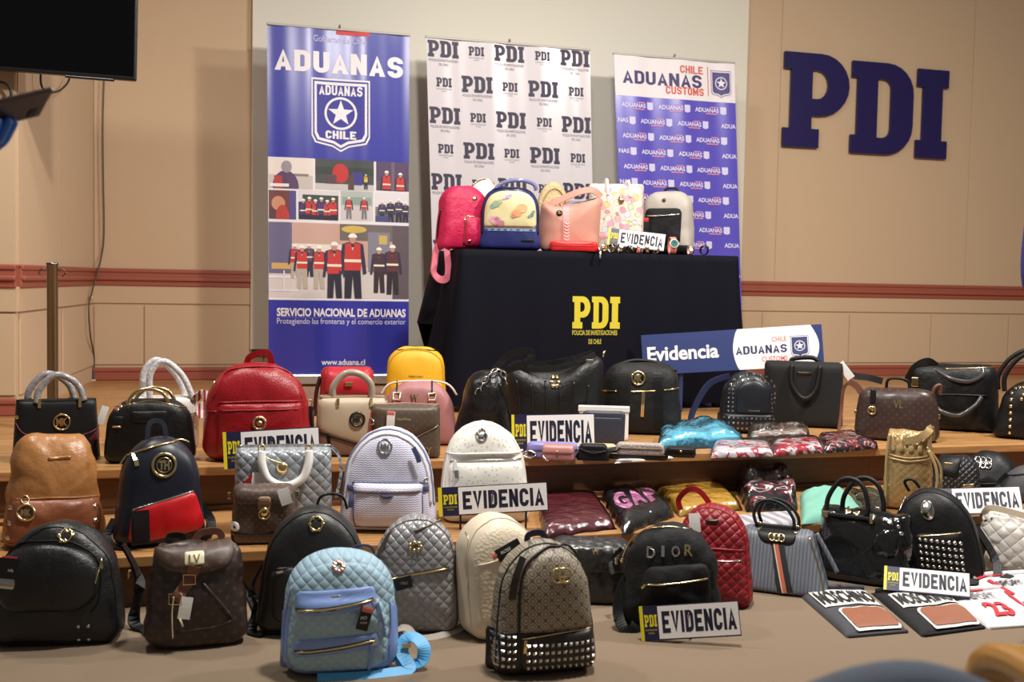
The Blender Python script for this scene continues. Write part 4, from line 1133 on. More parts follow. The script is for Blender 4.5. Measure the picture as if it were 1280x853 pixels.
cream = M('cream_embossed_leather', (222, 208, 182), .5, pat='pebble', s=.009, st=.45)
creamS = M('cream_smooth_leather', (224, 210, 186), .45, grain=.1)
b = Bag('backpack', 'cream embossed backpack leaning behind the studded monogram backpack', 'backpack', 632, 802, 0, 120, 152, 84, creamS, GF, tw=0.79, rt=.45, rb=.16, turn=24, lean=.10, roll=-.10, puff=.15)
b.pocket('front_panel', [(-46, 8, 16), (48, 8, 16), (44, 108, 30), (24, 144, 36), (-26, 144, 36), (-48, 108, 30)], 2.5, cream)
b.line('pocket_seam', [(-42, 96), (0, 104), (42, 104)], 1.4, creamS, .2); b.piping(.96, 1.3, creamS)
b.zipper([(-52, 60), (-50, 100), (-40, 130)], .8, GOLD)
t = b.tagcard('price_tag', -2, 114, 36, 16, 22, BKC, lift=3); b.text('tag_print', 'ROSSO', -4, 113, 18, 4, PAPER, 0, 4.4, t, slant=.4); b.tagcard('tag_pin', -22, 108, 7, 7, 22, M('tag_coral', (220, 120, 110), .4), t, 3.8)

gg = M('beige_lattice_canvas', (158, 148, 130), .5, pat='lattice', s=.034, col2=(86, 74, 60), st=.85)
dkl = M('dark_brown_leather', (34, 28, 26), .4, grain=.15)
b = Bag('backpack', 'beige monogram backpack with studded dark base at the front of the carpet', 'backpack', 676, 847, 0, 140, 165, 74, gg, GF, tw=0.79, rt=.44, rb=.14, turn=18, lean=.06, puff=.15)
b.pocket('studded_base', [(-74, 2, 8), (72, 2, 8), (71, 54, 3), (-73, 58, 3)], 2.2, dkl, e=20, puff=.05, M_=64)
b.pocket('front_panel', [(-40, 56, 4), (62, 60, 4), (56, 124, 30), (34, 156, 40), (-12, 156, 40), (-36, 124, 30)], 8, gg)
b.pocket('base_pocket', [(-38, 6, 8), (64, 6, 8), (63, 58, 5), (-40, 53, 5)], 9, dkl)
b.line('panel_binding', [(-40, 56), (-39, 100), (-30, 138), (-4, 157), (16, 158), (40, 152), (56, 124), (63, 80), (63, 58)], 1.8, dkl, .4)
b.zipper([(-37, 51), (14, 55), (61, 57)], .9, GOLD, pull=((-34, 50), (-35, 34), 4))
for cx in (8, 17): b.ring('emblem_ring', cx, 128, 8.5, 1.5, GOLD, 3.4)
b.box('emblem_bar', 8, 19, -50, -48, 126, 128, GOLD)
b.studs(grid(-30, 56, 14, 42, 12, 4), 2.6, SILV)
b.studs(grid(-66, -46, 16, 52, 4, 5), 2.4, SILV, 'side_studs')
b.piping(.97, 1.4, dkl); b.strap('grab_loop', [(-16, 8, 158), (-14, 8, 168), (2, 8, 170), (10, 8, 160)], 8, 2, navy)
b.strap('shoulder_strap', [(-34, -32, 150), (-46, -40, 126), (-50, -38, 100)], 9, 2, dkl)

mm = M('black_embossed_leather', (44, 43, 44), .3, pat='pebble', s=.03, st=.5, grain=.2)
b = Bag('handbag', 'black embossed box handbag half hidden left of the black backpack', 'handbag', 737, 758, 0, 104, 78, 56, mm, GF, tw=.94, rt=.1, rb=.08, lean=.12, e=14, puff=.1)
b.pocket('flap', [(-50, 40, 8), (50, 42, 8), (48, 76, 3), (-48, 76, 3)], 5, mm)
for x in (-20, 32): b.box('clasp', x-4, x+4, -34, -29, 60, 72, SILV); b.box('clasp_tongue', x-2, x+2, -36, -33, 54, 66, SILV)
b.text('emblem', 'W', 6, 64, 11, 8, GOLD, .05, 1.2)

cnv = M('black_nylon', (18, 18, 19), .7, pat='crinkle', s=.05, st=.35, grain=.2, gs=500., spec=.3)
b = Bag('backpack', 'black nylon backpack with four metal letters above its zip pocket', 'backpack', 838, 794, 0, 132, 132, 66, cnv, GF, tw=0.83, rt=.42, rb=.14, lean=.10, turn=0, roll=-.02, lump=3.6, ls=.04, puff=.25)
b.pocket('front_pocket', [(-36, 20, 10), (50, 20, 10), (50, 78, 16), (44, 90, 10), (-30, 82, 10), (-38, 66, 10)], 9, cnv, lump=3)
b.zipper([(-32, 61), (8, 66), (46, 72)], 1.2, GOLD, pull=((-32, 61), (-36, 56)))
b.zipper([(-62, 84), (-50, 108), (-28, 124), (0, 129), (26, 126)], 1.1, GOLD, lift=.6)
for ch, x, z in (('D', -25, 93), ('I', -10, 96), ('O', 6, 96), ('R', 22, 98)): b.text('metal_letter', ch, x, z, 4 if ch == 'I' else 10.5, 13.5, SILV if ch != 'R' else GOLD, .02, 1.4)
b.strap('shoulder_strap', [(-56, -6, 60), (-64, -16, 40), (-66, -24, 20), (-58, -34, 4), (-46, -34, 3), (-44, -22, 14), (-56, -20, 18), (-66, -30, 8)], 13, 3.5, BLK, up=(.3, -1, .2))
b.strap('shoulder_strap', [(-64, 26, 90), (-78, 22, 74), (-74, 10, 60)], 5, 2, BLK); b.disc('side_ring', -62, 80, 3, 1.5, GOLD)

rq = M('red_quilted_leather', (138, 18, 32), .45, pat='quilt', s=.034, st=.6, grain=.15, gs=400.)
rd = M('red_trim', (168, 24, 36), .4)
b = Bag('backpack', 'crimson quilted backpack with white tag behind the black nylon backpack', 'backpack', 892, 760, 0, 100, 124, 56, rq, GF, tw=0.83, rt=.45, rb=.1, turn=-10, lean=.12, roll=-.05, puff=.2)
b.pocket('front_pocket', [(-30, 6, 8), (44, 6, 8), (42, 62, 6), (-30, 58, 6)], 6, rq)
b.zipper([(-26, 54), (8, 58), (40, 60)], .8, SILV)
b.line('seam', [(-30, 66), (0, 72), (42, 72)], 1.2, rd); b.piping(.95, 1.1, rd)
b.tagcard('price_tag', -19, 102, 14, 23, 5, PAPER, lift=3); b.pocket('name_plate', [(-6, 102, 1), (10, 103, 1), (10, 108, 1), (-6, 107, 1)], 1.4, DKM)
b.strap('top_handle', [(-44, 6, 110), (-46, 4, 124), (-32, 2, 138), (-18, 2, 136), (-6, 4, 122)], 7, 1.6, rd, up=(.2, -1, 0))

gs_ = M('grey_striped_canvas', (112, 118, 128), .5, pat='stripe', s=.012, col2=(84, 88, 98), st=.8)
b = Bag('handbag', 'grey striped satchel with gold clasp and red centre stripe', 'handbag', 984, 747, 0, 108, 76, 62, gs_, GF, tw=.82, rt=.06, rb=.06, lean=.28, roll=-.22, turn=-8, e=16, puff=.08, taper=.35)
b.band('centre_stripe', [(-2, 66), (2, 4)], 19, .8, M('dark_green_webbing', (28, 30, 32), .6), .4); b.band('centre_stripe_red', [(-2, 66), (2, 4)], 5, .6, M('orange_webbing', (196, 104, 82), .6), 1.1); b.band('centre_stripe_edge', [(-5, 66), (-1, 4)], 1.4, .6, M('ivory_webbing', (226, 206, 180), .6), 1.1)
p = b.pocket('flap', [(-22, 60, 8), (22, 60, 8), (26, 78, 2), (-26, 78, 2)], 4, BLK)
for i in range(3): b.ring('horsebit', -6+6*i, 68, 4, 1.1, GOLD, 1.2, par=p)
b.box('top_bar', -28, 28, -14, -4, 75, 80, BLK)
for y in (-14, 8):
    b.tube('handle', [(-23+y*.2, y, 78), (-25+y*.2, y, 92), (-16+y*.2, y, 106), (0+y*.2, y, 110), (16+y*.2, y, 104), (25+y*.2, y, 90), (24+y*.2, y, 78)], 2.2, BLK)
    for x in (-23, 24): b.ring('handle_ring', x, 77, 3.2, 1.1, GOLD, 1 if y < 0 else -14, n=12)
b.line('edge_piping', [(-50, 4), (-46, 40), (-40, 72)], 1.2, GOLD, .3); b.line('edge_piping', [(50, 4), (46, 40), (40, 72)], 1.2, GOLD, .3)
b.tube('side_roll', [(48, -6, 74), (58, -2, 50), (66, 2, 28)], 3, gs_)

pat_ = M('black_patent_leather', (20, 20, 21), .10, pat='crinkle', s=.16, st=.35, coat=.5)
b = Bag('handbag', 'shiny black patent leather tote with gold bar and bow', 'handbag', 1080, 734, 0, 122, 90, 58, pat_, GF, tw=.9, rt=.08, rb=.12, lean=.18, roll=-.05, turn=-12, lump=4.5, ls=.04, e=8, puff=.2, taper=.25)
b.box('top_bar', -46, 12, -30, -25, 80, 84, BLK); b.box('bar_end', -50, -42, -32, -25, 78, 86, GOLD); b.box('bar_end', 10, 14, -32, -25, 77, 88, GOLD)
for sx in (-1, 1): b.pocket('bow_loop', [(-14, 86, 1), (-14+sx*9, 82, 3), (-14+sx*9, 92, 3)], 3, GOLD)
for dx, y in ((0, -22), (16, 2)):
    b.tube('handle', [(-46+dx, y, 78), (-44+dx, y, 102), (-30+dx, y, 124), (-14+dx, y, 128), (0+dx, y, 118), (6+dx, y, 96), (4+dx, y, 84)], 3.2, BLK)
b.pocket('crease', [(10, 40, 10), (44, 36, 10), (48, 74, 10), (20, 70, 10)], 3, pat_)
b.strap('belt_strap', [(44, -20, 84), (52, -10, 60), (60, -2, 40), (64, 4, 20)], 6, 1.5, BLK); b.studs([(40, 84), (44, 76), (48, 68)], 2, SILV, 'buckle_studs', False)

b = Bag('backpack', 'black backpack with oval silver badge and studded pocket at right', 'backpack', 1176, 726, 0, 112, 108, 60, M('black_soft_leather', (16, 16, 18), .5, pat='crinkle', s=.03, st=.2, grain=.15, spec=.35), GF, tw=0.79, rt=.46, rb=.14, lean=.14, roll=-.14, turn=-4, puff=.2)
b.pocket('front_pocket', [(-26, 8, 6), (34, 10, 6), (34, 62, 4), (-24, 54, 4)], 5, BLK)
b.zipper([(-22, 51), (6, 56), (32, 61)], 1.0, GOLD)
b.studs(grid(-18, 30, 16, 48, 8, 5), 2.2, SILV, square=False, h=1.2)
b.disc('badge', -6, 84, 12, 1.6, SILV, .72); b.line('badge_mark', [(-10, 80), (-4, 84), (0, 92)], .7, DKM, 2); b.piping(.95, 1.2, BLK)
b.zipper([(-48, 30), (-44, 70), (-34, 94)], .7, SILV)
b.tube('top_handle', [(-30, 8, 100), (-34, 4, 112), (-24, 2, 116), (-16, 4, 106)], 2, BLK)
b.strap('shoulder_strap', [(46, 20, 60), (66, 10, 24), (64, -20, 4), (40, -36, 3), (10, -40, 2), (66, -26, 6), (82, -4, 10)], 10, 3, BLK, up=(0, -.3, 1))

wq = M('white_puffer_nylon', (226, 220, 212), .38, pat='quilt', s=.05, st=.6, grain=.2, gs=70.)
b = Bag('handbag', 'white quilted puffer bag slumped at the right edge of the carpet', 'handbag', 1280, 722, 0, 108, 76, 70, wq, GF, shape=[(-40, 0, 14), (56, 0, 14), (56, 54, 20), (10, 74, 10), (-44, 76, 10), (-58, 56, 12)], lump=5, ls=.05, puff=.3, e=6, lean=.06)
b.strap('strap', [(-50, -12, 70), (-40, -20, 80), (0, -22, 74), (40, -20, 66)], 8, 2, M('cream_strap', (222, 206, 180), .5)); b.pocket('dark_lining', [(-56, 60, 4), (-40, 62, 4), (-38, 72, 4), (-52, 72, 4)], 1, M('lining_brown', (70, 50, 40), .6))
b.strap('wrist_strap', [(-36, -20, 40), (-44, -30, 16), (-34, -34, 3)], 7, 1.5, M('cream_strap', (222, 206, 180), .5))

evid('white EVIDENCIA sign standing on the carpet before the black nylon backpack', 864, 806, 0, 124, 43, 7, 14)
evid('white EVIDENCIA sign lying back on the folded black shirt', 1158, 743, .030, 102, 38, 1, 52)

# folded shirts at the right
def shirt(label, cor, mat, seed, word=None, patch=None, red=None, base=0.0, wordcol=(28, 28, 30), trim=None):
    root, top, u = pack('folded_shirt', label, 'shirt', cor, 0, 9, mat, False, .22, group='folded shirts on the carpet', seed=seed, body='folded_body', edge=6, base=base)
    ink = Ink(lambda x, z, l=0: top(x, z)+Vector((0, 0, .0035+l)), .025)
    if word:
        ink.rect(word[0]-.02, word[1]+.02, word[2]-.04, word[3]+.04, (226, 222, 220), .0, 10)
        ink.text(word[4], (word[0]+word[1])/2, word[2], word[1]-word[0], word[3]-word[2], wordcol, .03, .003)
    if patch:
        a0, a1, b0, b1 = patch
        for k, c_ in ((0, (232, 228, 224)), (.025, (150, 92, 66))):
            lp = rpoly([(a0+k, b0+k, .04), (a1-k, b0+k, .04), (a1-k, b1-k, .1), (a0+k, b1-k, .1)]); ink.poly([[(p.x, p.y) for p in lp]], c_, lift=.0006 if k == 0 else .0032)
    if red:
        for r_ in red:
            if r_[0] == 't': ink.text(r_[1], r_[2], r_[3], r_[4], r_[5], r_[6], .04, .0014)
            else: ink.rect(r_[1], r_[2], r_[3], r_[4], r_[5], .001, 8)
    if word or red or patch: ink.build('print', root)
    # second layer and rolled sleeve along the back edge
    V, Fc = sweep([top(t_, .93)+Vector((0, 0, .004)) for t_ in (.04, .25, .5, .75, .96)], circ(4.2*u, 8)); mk('rolled_sleeve', V, Fc, mat, root)
    V, Fc = sweep([Vector((top(t_, .0).x, top(t_, .0).y, .004+base*u)) for t_ in (.03, .3, .6, .97)], circ(2.4*u, 8)); mk('lower_fold', V, Fc, mat, root)
m_gt = M('charcoal_jersey', (70, 70, 76), .85, grain=.15, gs=900.); m_bt = M('black_jersey', (22, 22, 24), .85, grain=.15, gs=900.); m_wt = M('white_jersey', (232, 230, 232), .8, grain=.15, gs=900.)
shirt('folded charcoal grey shirt with white lettering and brown patch', [(1058, 798), (1136, 791), (1078, 738), (994, 741)], m_gt, 1., (.10, .92, .52, .80, 'MOSCHINO'), (.18, .92, .02, .42))
shirt('folded black shirt with brown patch under the reclining evidence sign', [(1152, 797), (1232, 786), (1176, 738), (1088, 742)], m_bt, 5., (.12, .90, .50, .74, 'MOSCHINO'), (.22, .94, .02, .42))
RD = (206, 44, 56)
shirt('folded white shirt with red stripe and number on the carpet', [(1236, 787), (1310, 782), (1256, 739), (1172, 745)], m_wt, 9., red=[('r', .1, .6, .86, .92, RD), ('t', 'DEPORT', .4, .60, .5, .18, (150, 146, 150)), ('t', '23', .42, .12, .36, .36, RD), ('r', .84, .9, .1, .8, RD)])
shirt('folded white shirt at the right edge behind the striped one', [(1264, 755), (1330, 752), (1296, 722), (1208, 727)], m_wt, 13., red=[('r', .05, .5, .8, .86, RD), ('t', 'SPORT', .35, .4, .4, .2, (60, 56, 60)), ('r', .1, .16, .1, .7, RD)])
# ================================================================== bags on the middle step
GT = 'bags on the middle step'
Z = TREAD_Z
m = M('tan_leather', (176, 120, 68), .36, pat='crinkle', s=.05, st=.25, grain=.2, gs=140., var=.25)
mcr = M('brown_croc_leather', (138, 80, 52), .36, pat='crinkle', s=.016, st=.3)
b = Bag('backpack', 'tan brown leather backpack with croc pocket at the left of the step', 'backpack', 68, 686, Z, 128, 138, 66, m, GT, tw=.70, rt=.18, rb=.12, turn=6, lean=.14, lump=3.5, ls=.04, puff=.28, e=7)
p = b.pocket('front_pocket', [(-62, 8, 8), (56, 8, 8), (54, 58, 4), (-52, 62, 4)], 9, mcr)
b.line('pocket_edge', [(-52, 62), (0, 62), (54, 58)], 1.3, m, .6); b.line('bottom_welt', [(-62, 8), (0, 4), (56, 8)], 1.6, m, .6)
b.pocket('name_plate', [(-9, 108, 1.5), (19, 108, 1.5), (19, 112.5, 1.5), (-9, 112.5, 1.5)], 1.6, M('brass_plate', (160, 112, 70), .35, .6))
b.studs([(-53, 52), (-55, 34), (-57, 16), (47, 48), (46, 31)], 2.6, SILV, 'rivets', False, 1.0)
b.ring('charm_ring', -36, 48, 9.5, 1.6, GOLD, 2); b.text('charm_letters', 'MK', -36, 44, 11, 8, GOLD, .04, 1.8); b.ring('charm_loop', -36, 62, 4.5, 1.0, GOLD, 1.4)
b.strap('side_strap', [(-60, -6, 30), (-72, -6, 26), (-74, 0, 10), (-64, 4, 2)], 5, 1.5, m)

m = M('navy_saffiano', (22, 26, 40), .38, grain=.15, gs=500.)
rdp = M('red_leather', (196, 18, 26), .36, grain=.12, gs=400.)
b = Bag('backpack', 'navy backpack with red lower pocket and round gold emblem', 'backpack', 199, 686, Z, 116, 136, 62, m, GT, tw=0.75, rt=.42, rb=.14, turn=8, lean=.10, roll=0.02, puff=.2)
p = b.pocket('front_pocket', [(-42, 4, 12), (56, 20, 12), (40, 68, 3), (-38, 50, 3)], 6, rdp)
b.zipper([(-36, 50), (0, 59), (38, 68)], 1.5, SILV, lift=.8)
b.zipper([(-48, 102), (-36, 116), (-8, 126), (22, 130), (36, 126)], 1.6, GOLD, lift=.8, pull=((-34, 117), (-31, 103), 5))
b.disc('emblem_disc', 1, 103, 13, 1.0, m); b.ring('emblem_ring', 1, 103, 14, 2.0, GOLD, 1.4); b.ring('emblem_ring', 1, 103, 9, .7, GOLD, 1.6); b.text('emblem_letters', 'TH', 1, 97, 13, 12, GOLD, .06, 2)
t = b.tagcard('leather_tag', -28, 29, 22, 42, 2, BKC, lift=4); b.tagcard('tag_face', -28, 27, 16, 30, 2, M('tag_dark', (30, 24, 26), .3), t, 4.8)
b.strap('grab_loop', [(-14, 10, 122), (-13, 8, 148), (-4, 8, 154), (6, 8, 148), (10, 10, 124)], 6, 1.4, M('navy_webbing', (46, 50, 66), .5))
b.strap('shoulder_strap', [(54, 16, 40), (66, 10, 22), (62, -4, 10), (50, -14, 6)], 12, 4, BLK); b.strap('shoulder_strap', [(-52, 20, 30), (-62, 8, 12), (-56, -16, 3), (-36, -28, 2)], 10, 3, BLK, up=(0, 0, 1))

mq = M('grey_metallic_quilt', (160, 166, 172), .3, .2, pat='quilt', s=.040, st=.55)
b = Bag('handbag', 'silver grey quilted handbag with white hanging handle', 'handbag', 354, 668, Z, 122, 106, 44, mq, GT, tw=.98, rt=.04, rb=.06, e=18, puff=.06, lean=.06)
b.line('top_binding', [(-59, 107), (0, 108), (59, 107)], 1.6, SILV, .2)
wh = M('white_leather', (236, 234, 230), .35)
b.tube('handle', [(-27, -26, 104), (-26, -30, 88), (-18, -32, 70), (2, -34, 62), (22, -32, 70), (30, -30, 88), (31, -26, 104)], 5.2, wh, n=12)
b.tube('handle', [(-30, 18, 100), (-28, 24, 84), (0, 26, 66), (26, 24, 84), (29, 18, 100)], 4, wh)
for x in (-27, 31): b.ring('handle_ring', x, 105, 3.6, 1.2, GOLD, 1.6)
b.disc('gold_charm', -2, 82, 8, 2, GOLD); b.tube('charm_chain', [(-27, -27, 100), (-16, -28, 94), (-4, -27, 90)], .9, GOLD)
b.tagcard('price_tag', -32, 66, 14, 24, -5, PAPER, lift=6); b.strap('tag_ribbon', [(-38, -28, 74), (-46, -28, 66), (-52, -27, 58)], 4, 1, rdp)
b.strap('shoulder_strap', [(60, 6, 104), (70, 4, 92), (72, 2, 70), (66, 0, 40)], 4, 1.2, mq)

mb = M('brown_flap_small', (88, 72, 64), .42, pat='mono', s=.024, col2=(130, 106, 84), st=.5)
b = Bag('handbag', 'small brown monogram flap bag with gold lock and white tags', 'handbag', 330, 682, Z, 84, 74, 40, mb, GT, tw=.88, rt=.14, rb=.12, e=12, puff=.1, lean=.02)
b.pocket('flap', [(-40, 52, 10), (36, 52, 10), (37, 74, 8), (-38, 74, 8)], 5, mb)
b.pocket('lock_tab', [(-8, 44, 3), (8, 44, 3), (8, 62, 4), (-8, 62, 4)], 2.5, M('tan_tab', (160, 130, 104), .45)); b.disc('lock', 0, 42, 6.5, 3, GOLD); b.ring('lock_ring', 0, 40, 6.5, 1.3, GOLD, 2.5)
b.text('letters', 'LV', 23, 33, 9, 8.5, GOLD, .03, 1)
b.pocket('white_corner', [(-42, 18, 4), (-30, 18, 4), (-30, 30, 6), (-42, 30, 6)], 2, wh); b.disc('corner_rivet', -36, 24, 1.8, 2.4, DKM)
b.line('base_welt', [(-40, 16), (0, 15), (40, 16)], 1.3, BLK, .2)
b.tagcard('price_tag', 25, 62, 14, 20, 18, PAPER, lift=6)
for x in (-43, 41): b.box('strap_ring', x-2, x+2, -4, 2, 56, 64, GOLD)
b.box('base_block', -40, 40, -16, 14, 0, 14, BLK, bev=3)

lw = M('lilac_woven_leather', (212, 212, 232), .45, pat='weave', s=.0075, col2=(194, 196, 222), st=.5)
sl = M('slate_trim', (74, 82, 120), .45); lt = M('ivory_trim', (226, 222, 224), .45)
b = Bag('backpack', 'pale lilac woven backpack with navy trim on the step', 'backpack', 485, 668, Z, 128, 130, 66, lw, GT, tw=0.77, rt=.46, rb=.14, turn=-4, lean=.10, puff=.18)
b.piping(.90, 2.2, lt, zmin=30); b.piping(.97, 1.8, M('grey_blue_trim', (122, 128, 148), .45), zmin=30)
b.pocket('front_pocket', [(-42, 8, 10), (46, 8, 10), (44, 62, 5), (-42, 62, 5)], 9, lw)
b.pocket('pocket_flap', [(-44, 52, 2), (45, 53, 2), (45, 63, 3), (-44, 63, 3)], 3, lw)
for zz in (63, 52): b.line('pocket_trim', [(-44, zz), (0, zz+.5), (45, zz+.5)], .9, sl, .4)
b.line('pocket_trim', [(-42, 50), (-40, 12), (-30, 8), (34, 8), (44, 14), (44, 50)], .9, sl, .2)
b.pocket('snap_tab', [(-10, 50, 2), (10, 50, 2), (4, 45, 2), (-4, 45, 2)], 2, sl)
for x in (-47, 49): b.pocket('side_tab', [(x-4, 52, 1), (x+4, 52, 1), (x+4, 60, 1), (x-4, 60, 1)], 3, sl)
b.strap('zip_pull', [(-43, -40, 50), (-44, -42, 42), (-44, -41, 34)], 6, 2, sl); b.strap('zip_pull', [(32, -36, 108), (37, -37, 98), (40, -37, 90)], 6, 2, sl); b.ring('d_ring', 49, 66, 3, .8, SILV, 1)
b.disc('emblem_disc', -4, 108, 8, 1, lw); b.ring('emblem_ring', -4, 108, 8.6, 1.4, SILV, 1.2); b.text('emblem_letters', 'MH', -4, 104, 10, 8, SILV, .06, 2)

wd = M('white_star_leather', (236, 234, 224), .42, pat='dots', s=.014, col2=(176, 172, 160), st=.55)
ws = M('white_smooth_leather', (238, 236, 228), .4)
b = Bag('backpack', 'white star-pricked backpack with silver badge on the step', 'backpack', 606, 656, Z, 120, 126, 62, ws, GT, tw=0.77, rt=.46, rb=.14, turn=4, lean=.10, roll=-.03, puff=.2)
b.pocket('upper_panel', [(-46, 84, 6), (46, 84, 6), (36, 118, 24), (-36, 118, 24)], 3, wd)
b.pocket('front_pocket', [(-46, 10, 12), (52, 10, 12), (48, 78, 6), (-46, 76, 6)], 8, wd)
b.line('seam', [(-48, 86), (0, 88), (50, 88)], 1.5, ws, .4)
b.zipper([(-44, 77), (0, 80), (46, 80)], 1.1, SILV, pull=((-38, 77), (-36, 58), 5))
b.disc('badge', -4, 111, 6.5, 1.2, M('pewter', (120, 112, 110), .3, .9)); b.ring('badge_rim', -4, 111, 6.8, 1.1, SILV, 1.4); b.text('badge_letters', 'MK', -4, 108, 8, 5.5, SILV, .06, 1.8)
b.piping(.95, 1.3, ws)

b = Bag('drawstring_bag', 'gold drawstring bucket bag standing on the right of the step', 'bag', 1134, 640, Z, 60, 100, 44, M('gold_leather', (178, 148, 100), .34, .35, pat='quilt', s=.03, st=.3, grain=.2), 'bags on the middle step', tw=.88, rt=.06, rb=.12, lean=.02, e=7, puff=.3, lump=2.5, ls=.06)
gl_ = M('gold_cord_leather', (186, 158, 112), .38, .25)
for i in range(5): b.pocket('gather', [(-24+i*11, 74, 3), (-17+i*11, 74, 3), (-19+i*11, 99, 3), (-23+i*11, 99, 3)], 4, gl_)
b.line('seam_band', [(-27, 66), (0, 63), (27, 68)], 1.5, gl_, .6); b.line('seam_band', [(-26, 70), (0, 67), (27, 72)], 1.2, gl_, .6)
b.tube('strap', [(-24, -18, 96), (-27, -22, 60), (-26, -22, 20), (-30, -18, 4)], 1.8, gl_); b.tube('strap', [(22, -20, 78), (32, -24, 56), (32, -26, 30), (18, -32, 10), (8, -36, 4)], 1.8, gl_); b.tube('strap', [(20, -18, 82), (36, -16, 60), (38, -16, 36), (34, -18, 14)], 1.6, gl_)
b.strap('toggle_strap', [(-6, -20, 88), (8, -24, 92), (20, -18, 100), (24, -6, 104), (26, 4, 92)], 9, 1.6, gl_)
b.box('handle_loop', 22, 28, -8, 2, 88, 104, gl_, bev=2)
b.tube('amber_chain', [(4, -30, 12), (16, -28, 14), (30, -24, 16), (38, -18, 12)], 3.4, M('amber_beads', (170, 110, 56), .35))

b = Bag('backpack', 'black quilted backpack slumped right of the gold drawstring bag', 'backpack', 1194, 624, Z, 62, 52, 46, M('black_quilt', (30, 31, 34), .45, pat='quilt', s=.026, st=.9), GT, tw=.8, rt=.3, rb=.14, lean=.25, lump=2, puff=.3)
b.pocket('flap', [(-24, 30, 6), (2, 26, 4), (6, 50, 4), (-20, 52, 6)], 5, BLK); b.box('buckle', -14, -4, -26, -23, 36, 44, GOLD); b.pocket('name_plate', [(8, 14, 1), (22, 16, 1), (22, 20, 1), (8, 18, 1)], 1.4, GOLD)
b = Bag('handbag', 'black leather bag with silver ring cluster lying beside the quilted backpack', 'handbag', 1236, 618, Z, 74, 48, 44, M('black_soft_leather', (20, 20, 22), .4), GT, tw=.72, rt=.3, rb=.12, lean=.4, lump=2, puff=.3)
for i in range(6): b.ring('metal_ring', -14+6*(i % 3), 34+5*(i//3), 3.6, 1.1, SILV, 1.4, n=12)
b.tube('bag_edge', [(-30, -18, 8), (0, -22, 12), (34, -16, 14)], 1.3, BLK)
b = Bag('handbag', 'grey checked bag at the right end of the step', 'handbag', 1290, 632, Z, 76, 44, 50, M('grey_checked_canvas', (74, 74, 78), .6, pat='lattice', s=.012, col2=(50, 50, 54), st=.8), GT, tw=.8, rt=.3, rb=.1, lean=.3, puff=.3)
b.line('trim', [(-34, 30), (0, 38), (30, 36)], 1.4, BLK, .4); b.strap('strap', [(-30, -16, 34), (-40, -14, 20), (-36, -18, 4)], 6, 2, BLK)

evid('white EVIDENCIA sign propped against the white backpack on the step', 617, 664, Z, 137, 36, 4, 10, lift=17)
evid('white EVIDENCIA sign leaning on bags at the right end of the step', 1226, 652, Z, 98, 38, 8, 40, lift=4)

GP = 'bagged garments on the middle step'
pack('bagged_garment', 'burgundy garment in a clear plastic bag on the step', 'garment', [(680, 672), (768, 661), (742, 622), (672, 624)], Z, 12, M('burgundy_knit', (104, 18, 34), .6, pat='crinkle', s=.05, st=.3), seed=2., group=GP)
r_, top, u_ = pack('bagged_garment', 'black bagged garment with big pink letters on the step', 'garment', [(780, 668), (842, 646), (806, 612), (752, 624)], Z, 14, M('black_fleece', (24, 22, 28), .8, grain=.2), seed=4., group=GP)
ink = Ink(lambda x, z, l=0: top(x, z)+Vector((0, 0, .004+l)), .03)
for ch, x0_ in (('G', .04), ('A', .34), ('P', .66)): ink.text(ch, x0_+.15, .26, .27, .46, (222, 142, 190), .05, .001)
ink.build('letters', r_)
pack('bagged_garment', 'mustard yellow garment in a clear bag on the step', 'garment', [(850, 646), (926, 638), (900, 608), (818, 616)], Z, 12, M('mustard_knit', (206, 158, 52), .75, grain=.2), seed=6., group=GP)
pack('bagged_garment', 'dark patterned garments in a loose clear bag on the step', 'garment', [(934, 640), (996, 638), (985, 606), (920, 612)], Z, 16, M('dark_red_print', (34, 32, 36), .7, pat='cloth_marks', s=.06, col2=(150, 36, 44)), seed=8., group=GP, wh=2.0, lump=.4, nsc=.6)
pack('folded_garment', 'mint green garment spread on the step beside the patent tote', 'garment', [(1002, 656), (1086, 650), (1050, 614), (1000, 620)], Z, 16, M('mint_fleece', (118, 176, 158), .85, grain=.3, gs=200.), False, seed=10., lump=.45, edge=4., nsc=.8, group=GP)
pack('folded_garment', 'grey striped garment at the step edge behind the grey satchel', 'garment', [(915, 666), (998, 660), (994, 644), (915, 650)], Z, 8, M('grey_striped_knit', (176, 178, 184), .8, pat='stripe', s=.05, col2=(120, 110, 124), st=.7), False, seed=12., group=GP)
pack('plastic_bag', 'empty crumpled clear plastic bag left of the gold drawstring bag', 'plastic bag', [(1080, 646), (1108, 644), (1100, 622), (1058, 614)], Z, 10, CLEAR, False, seed=14., lump=.8)
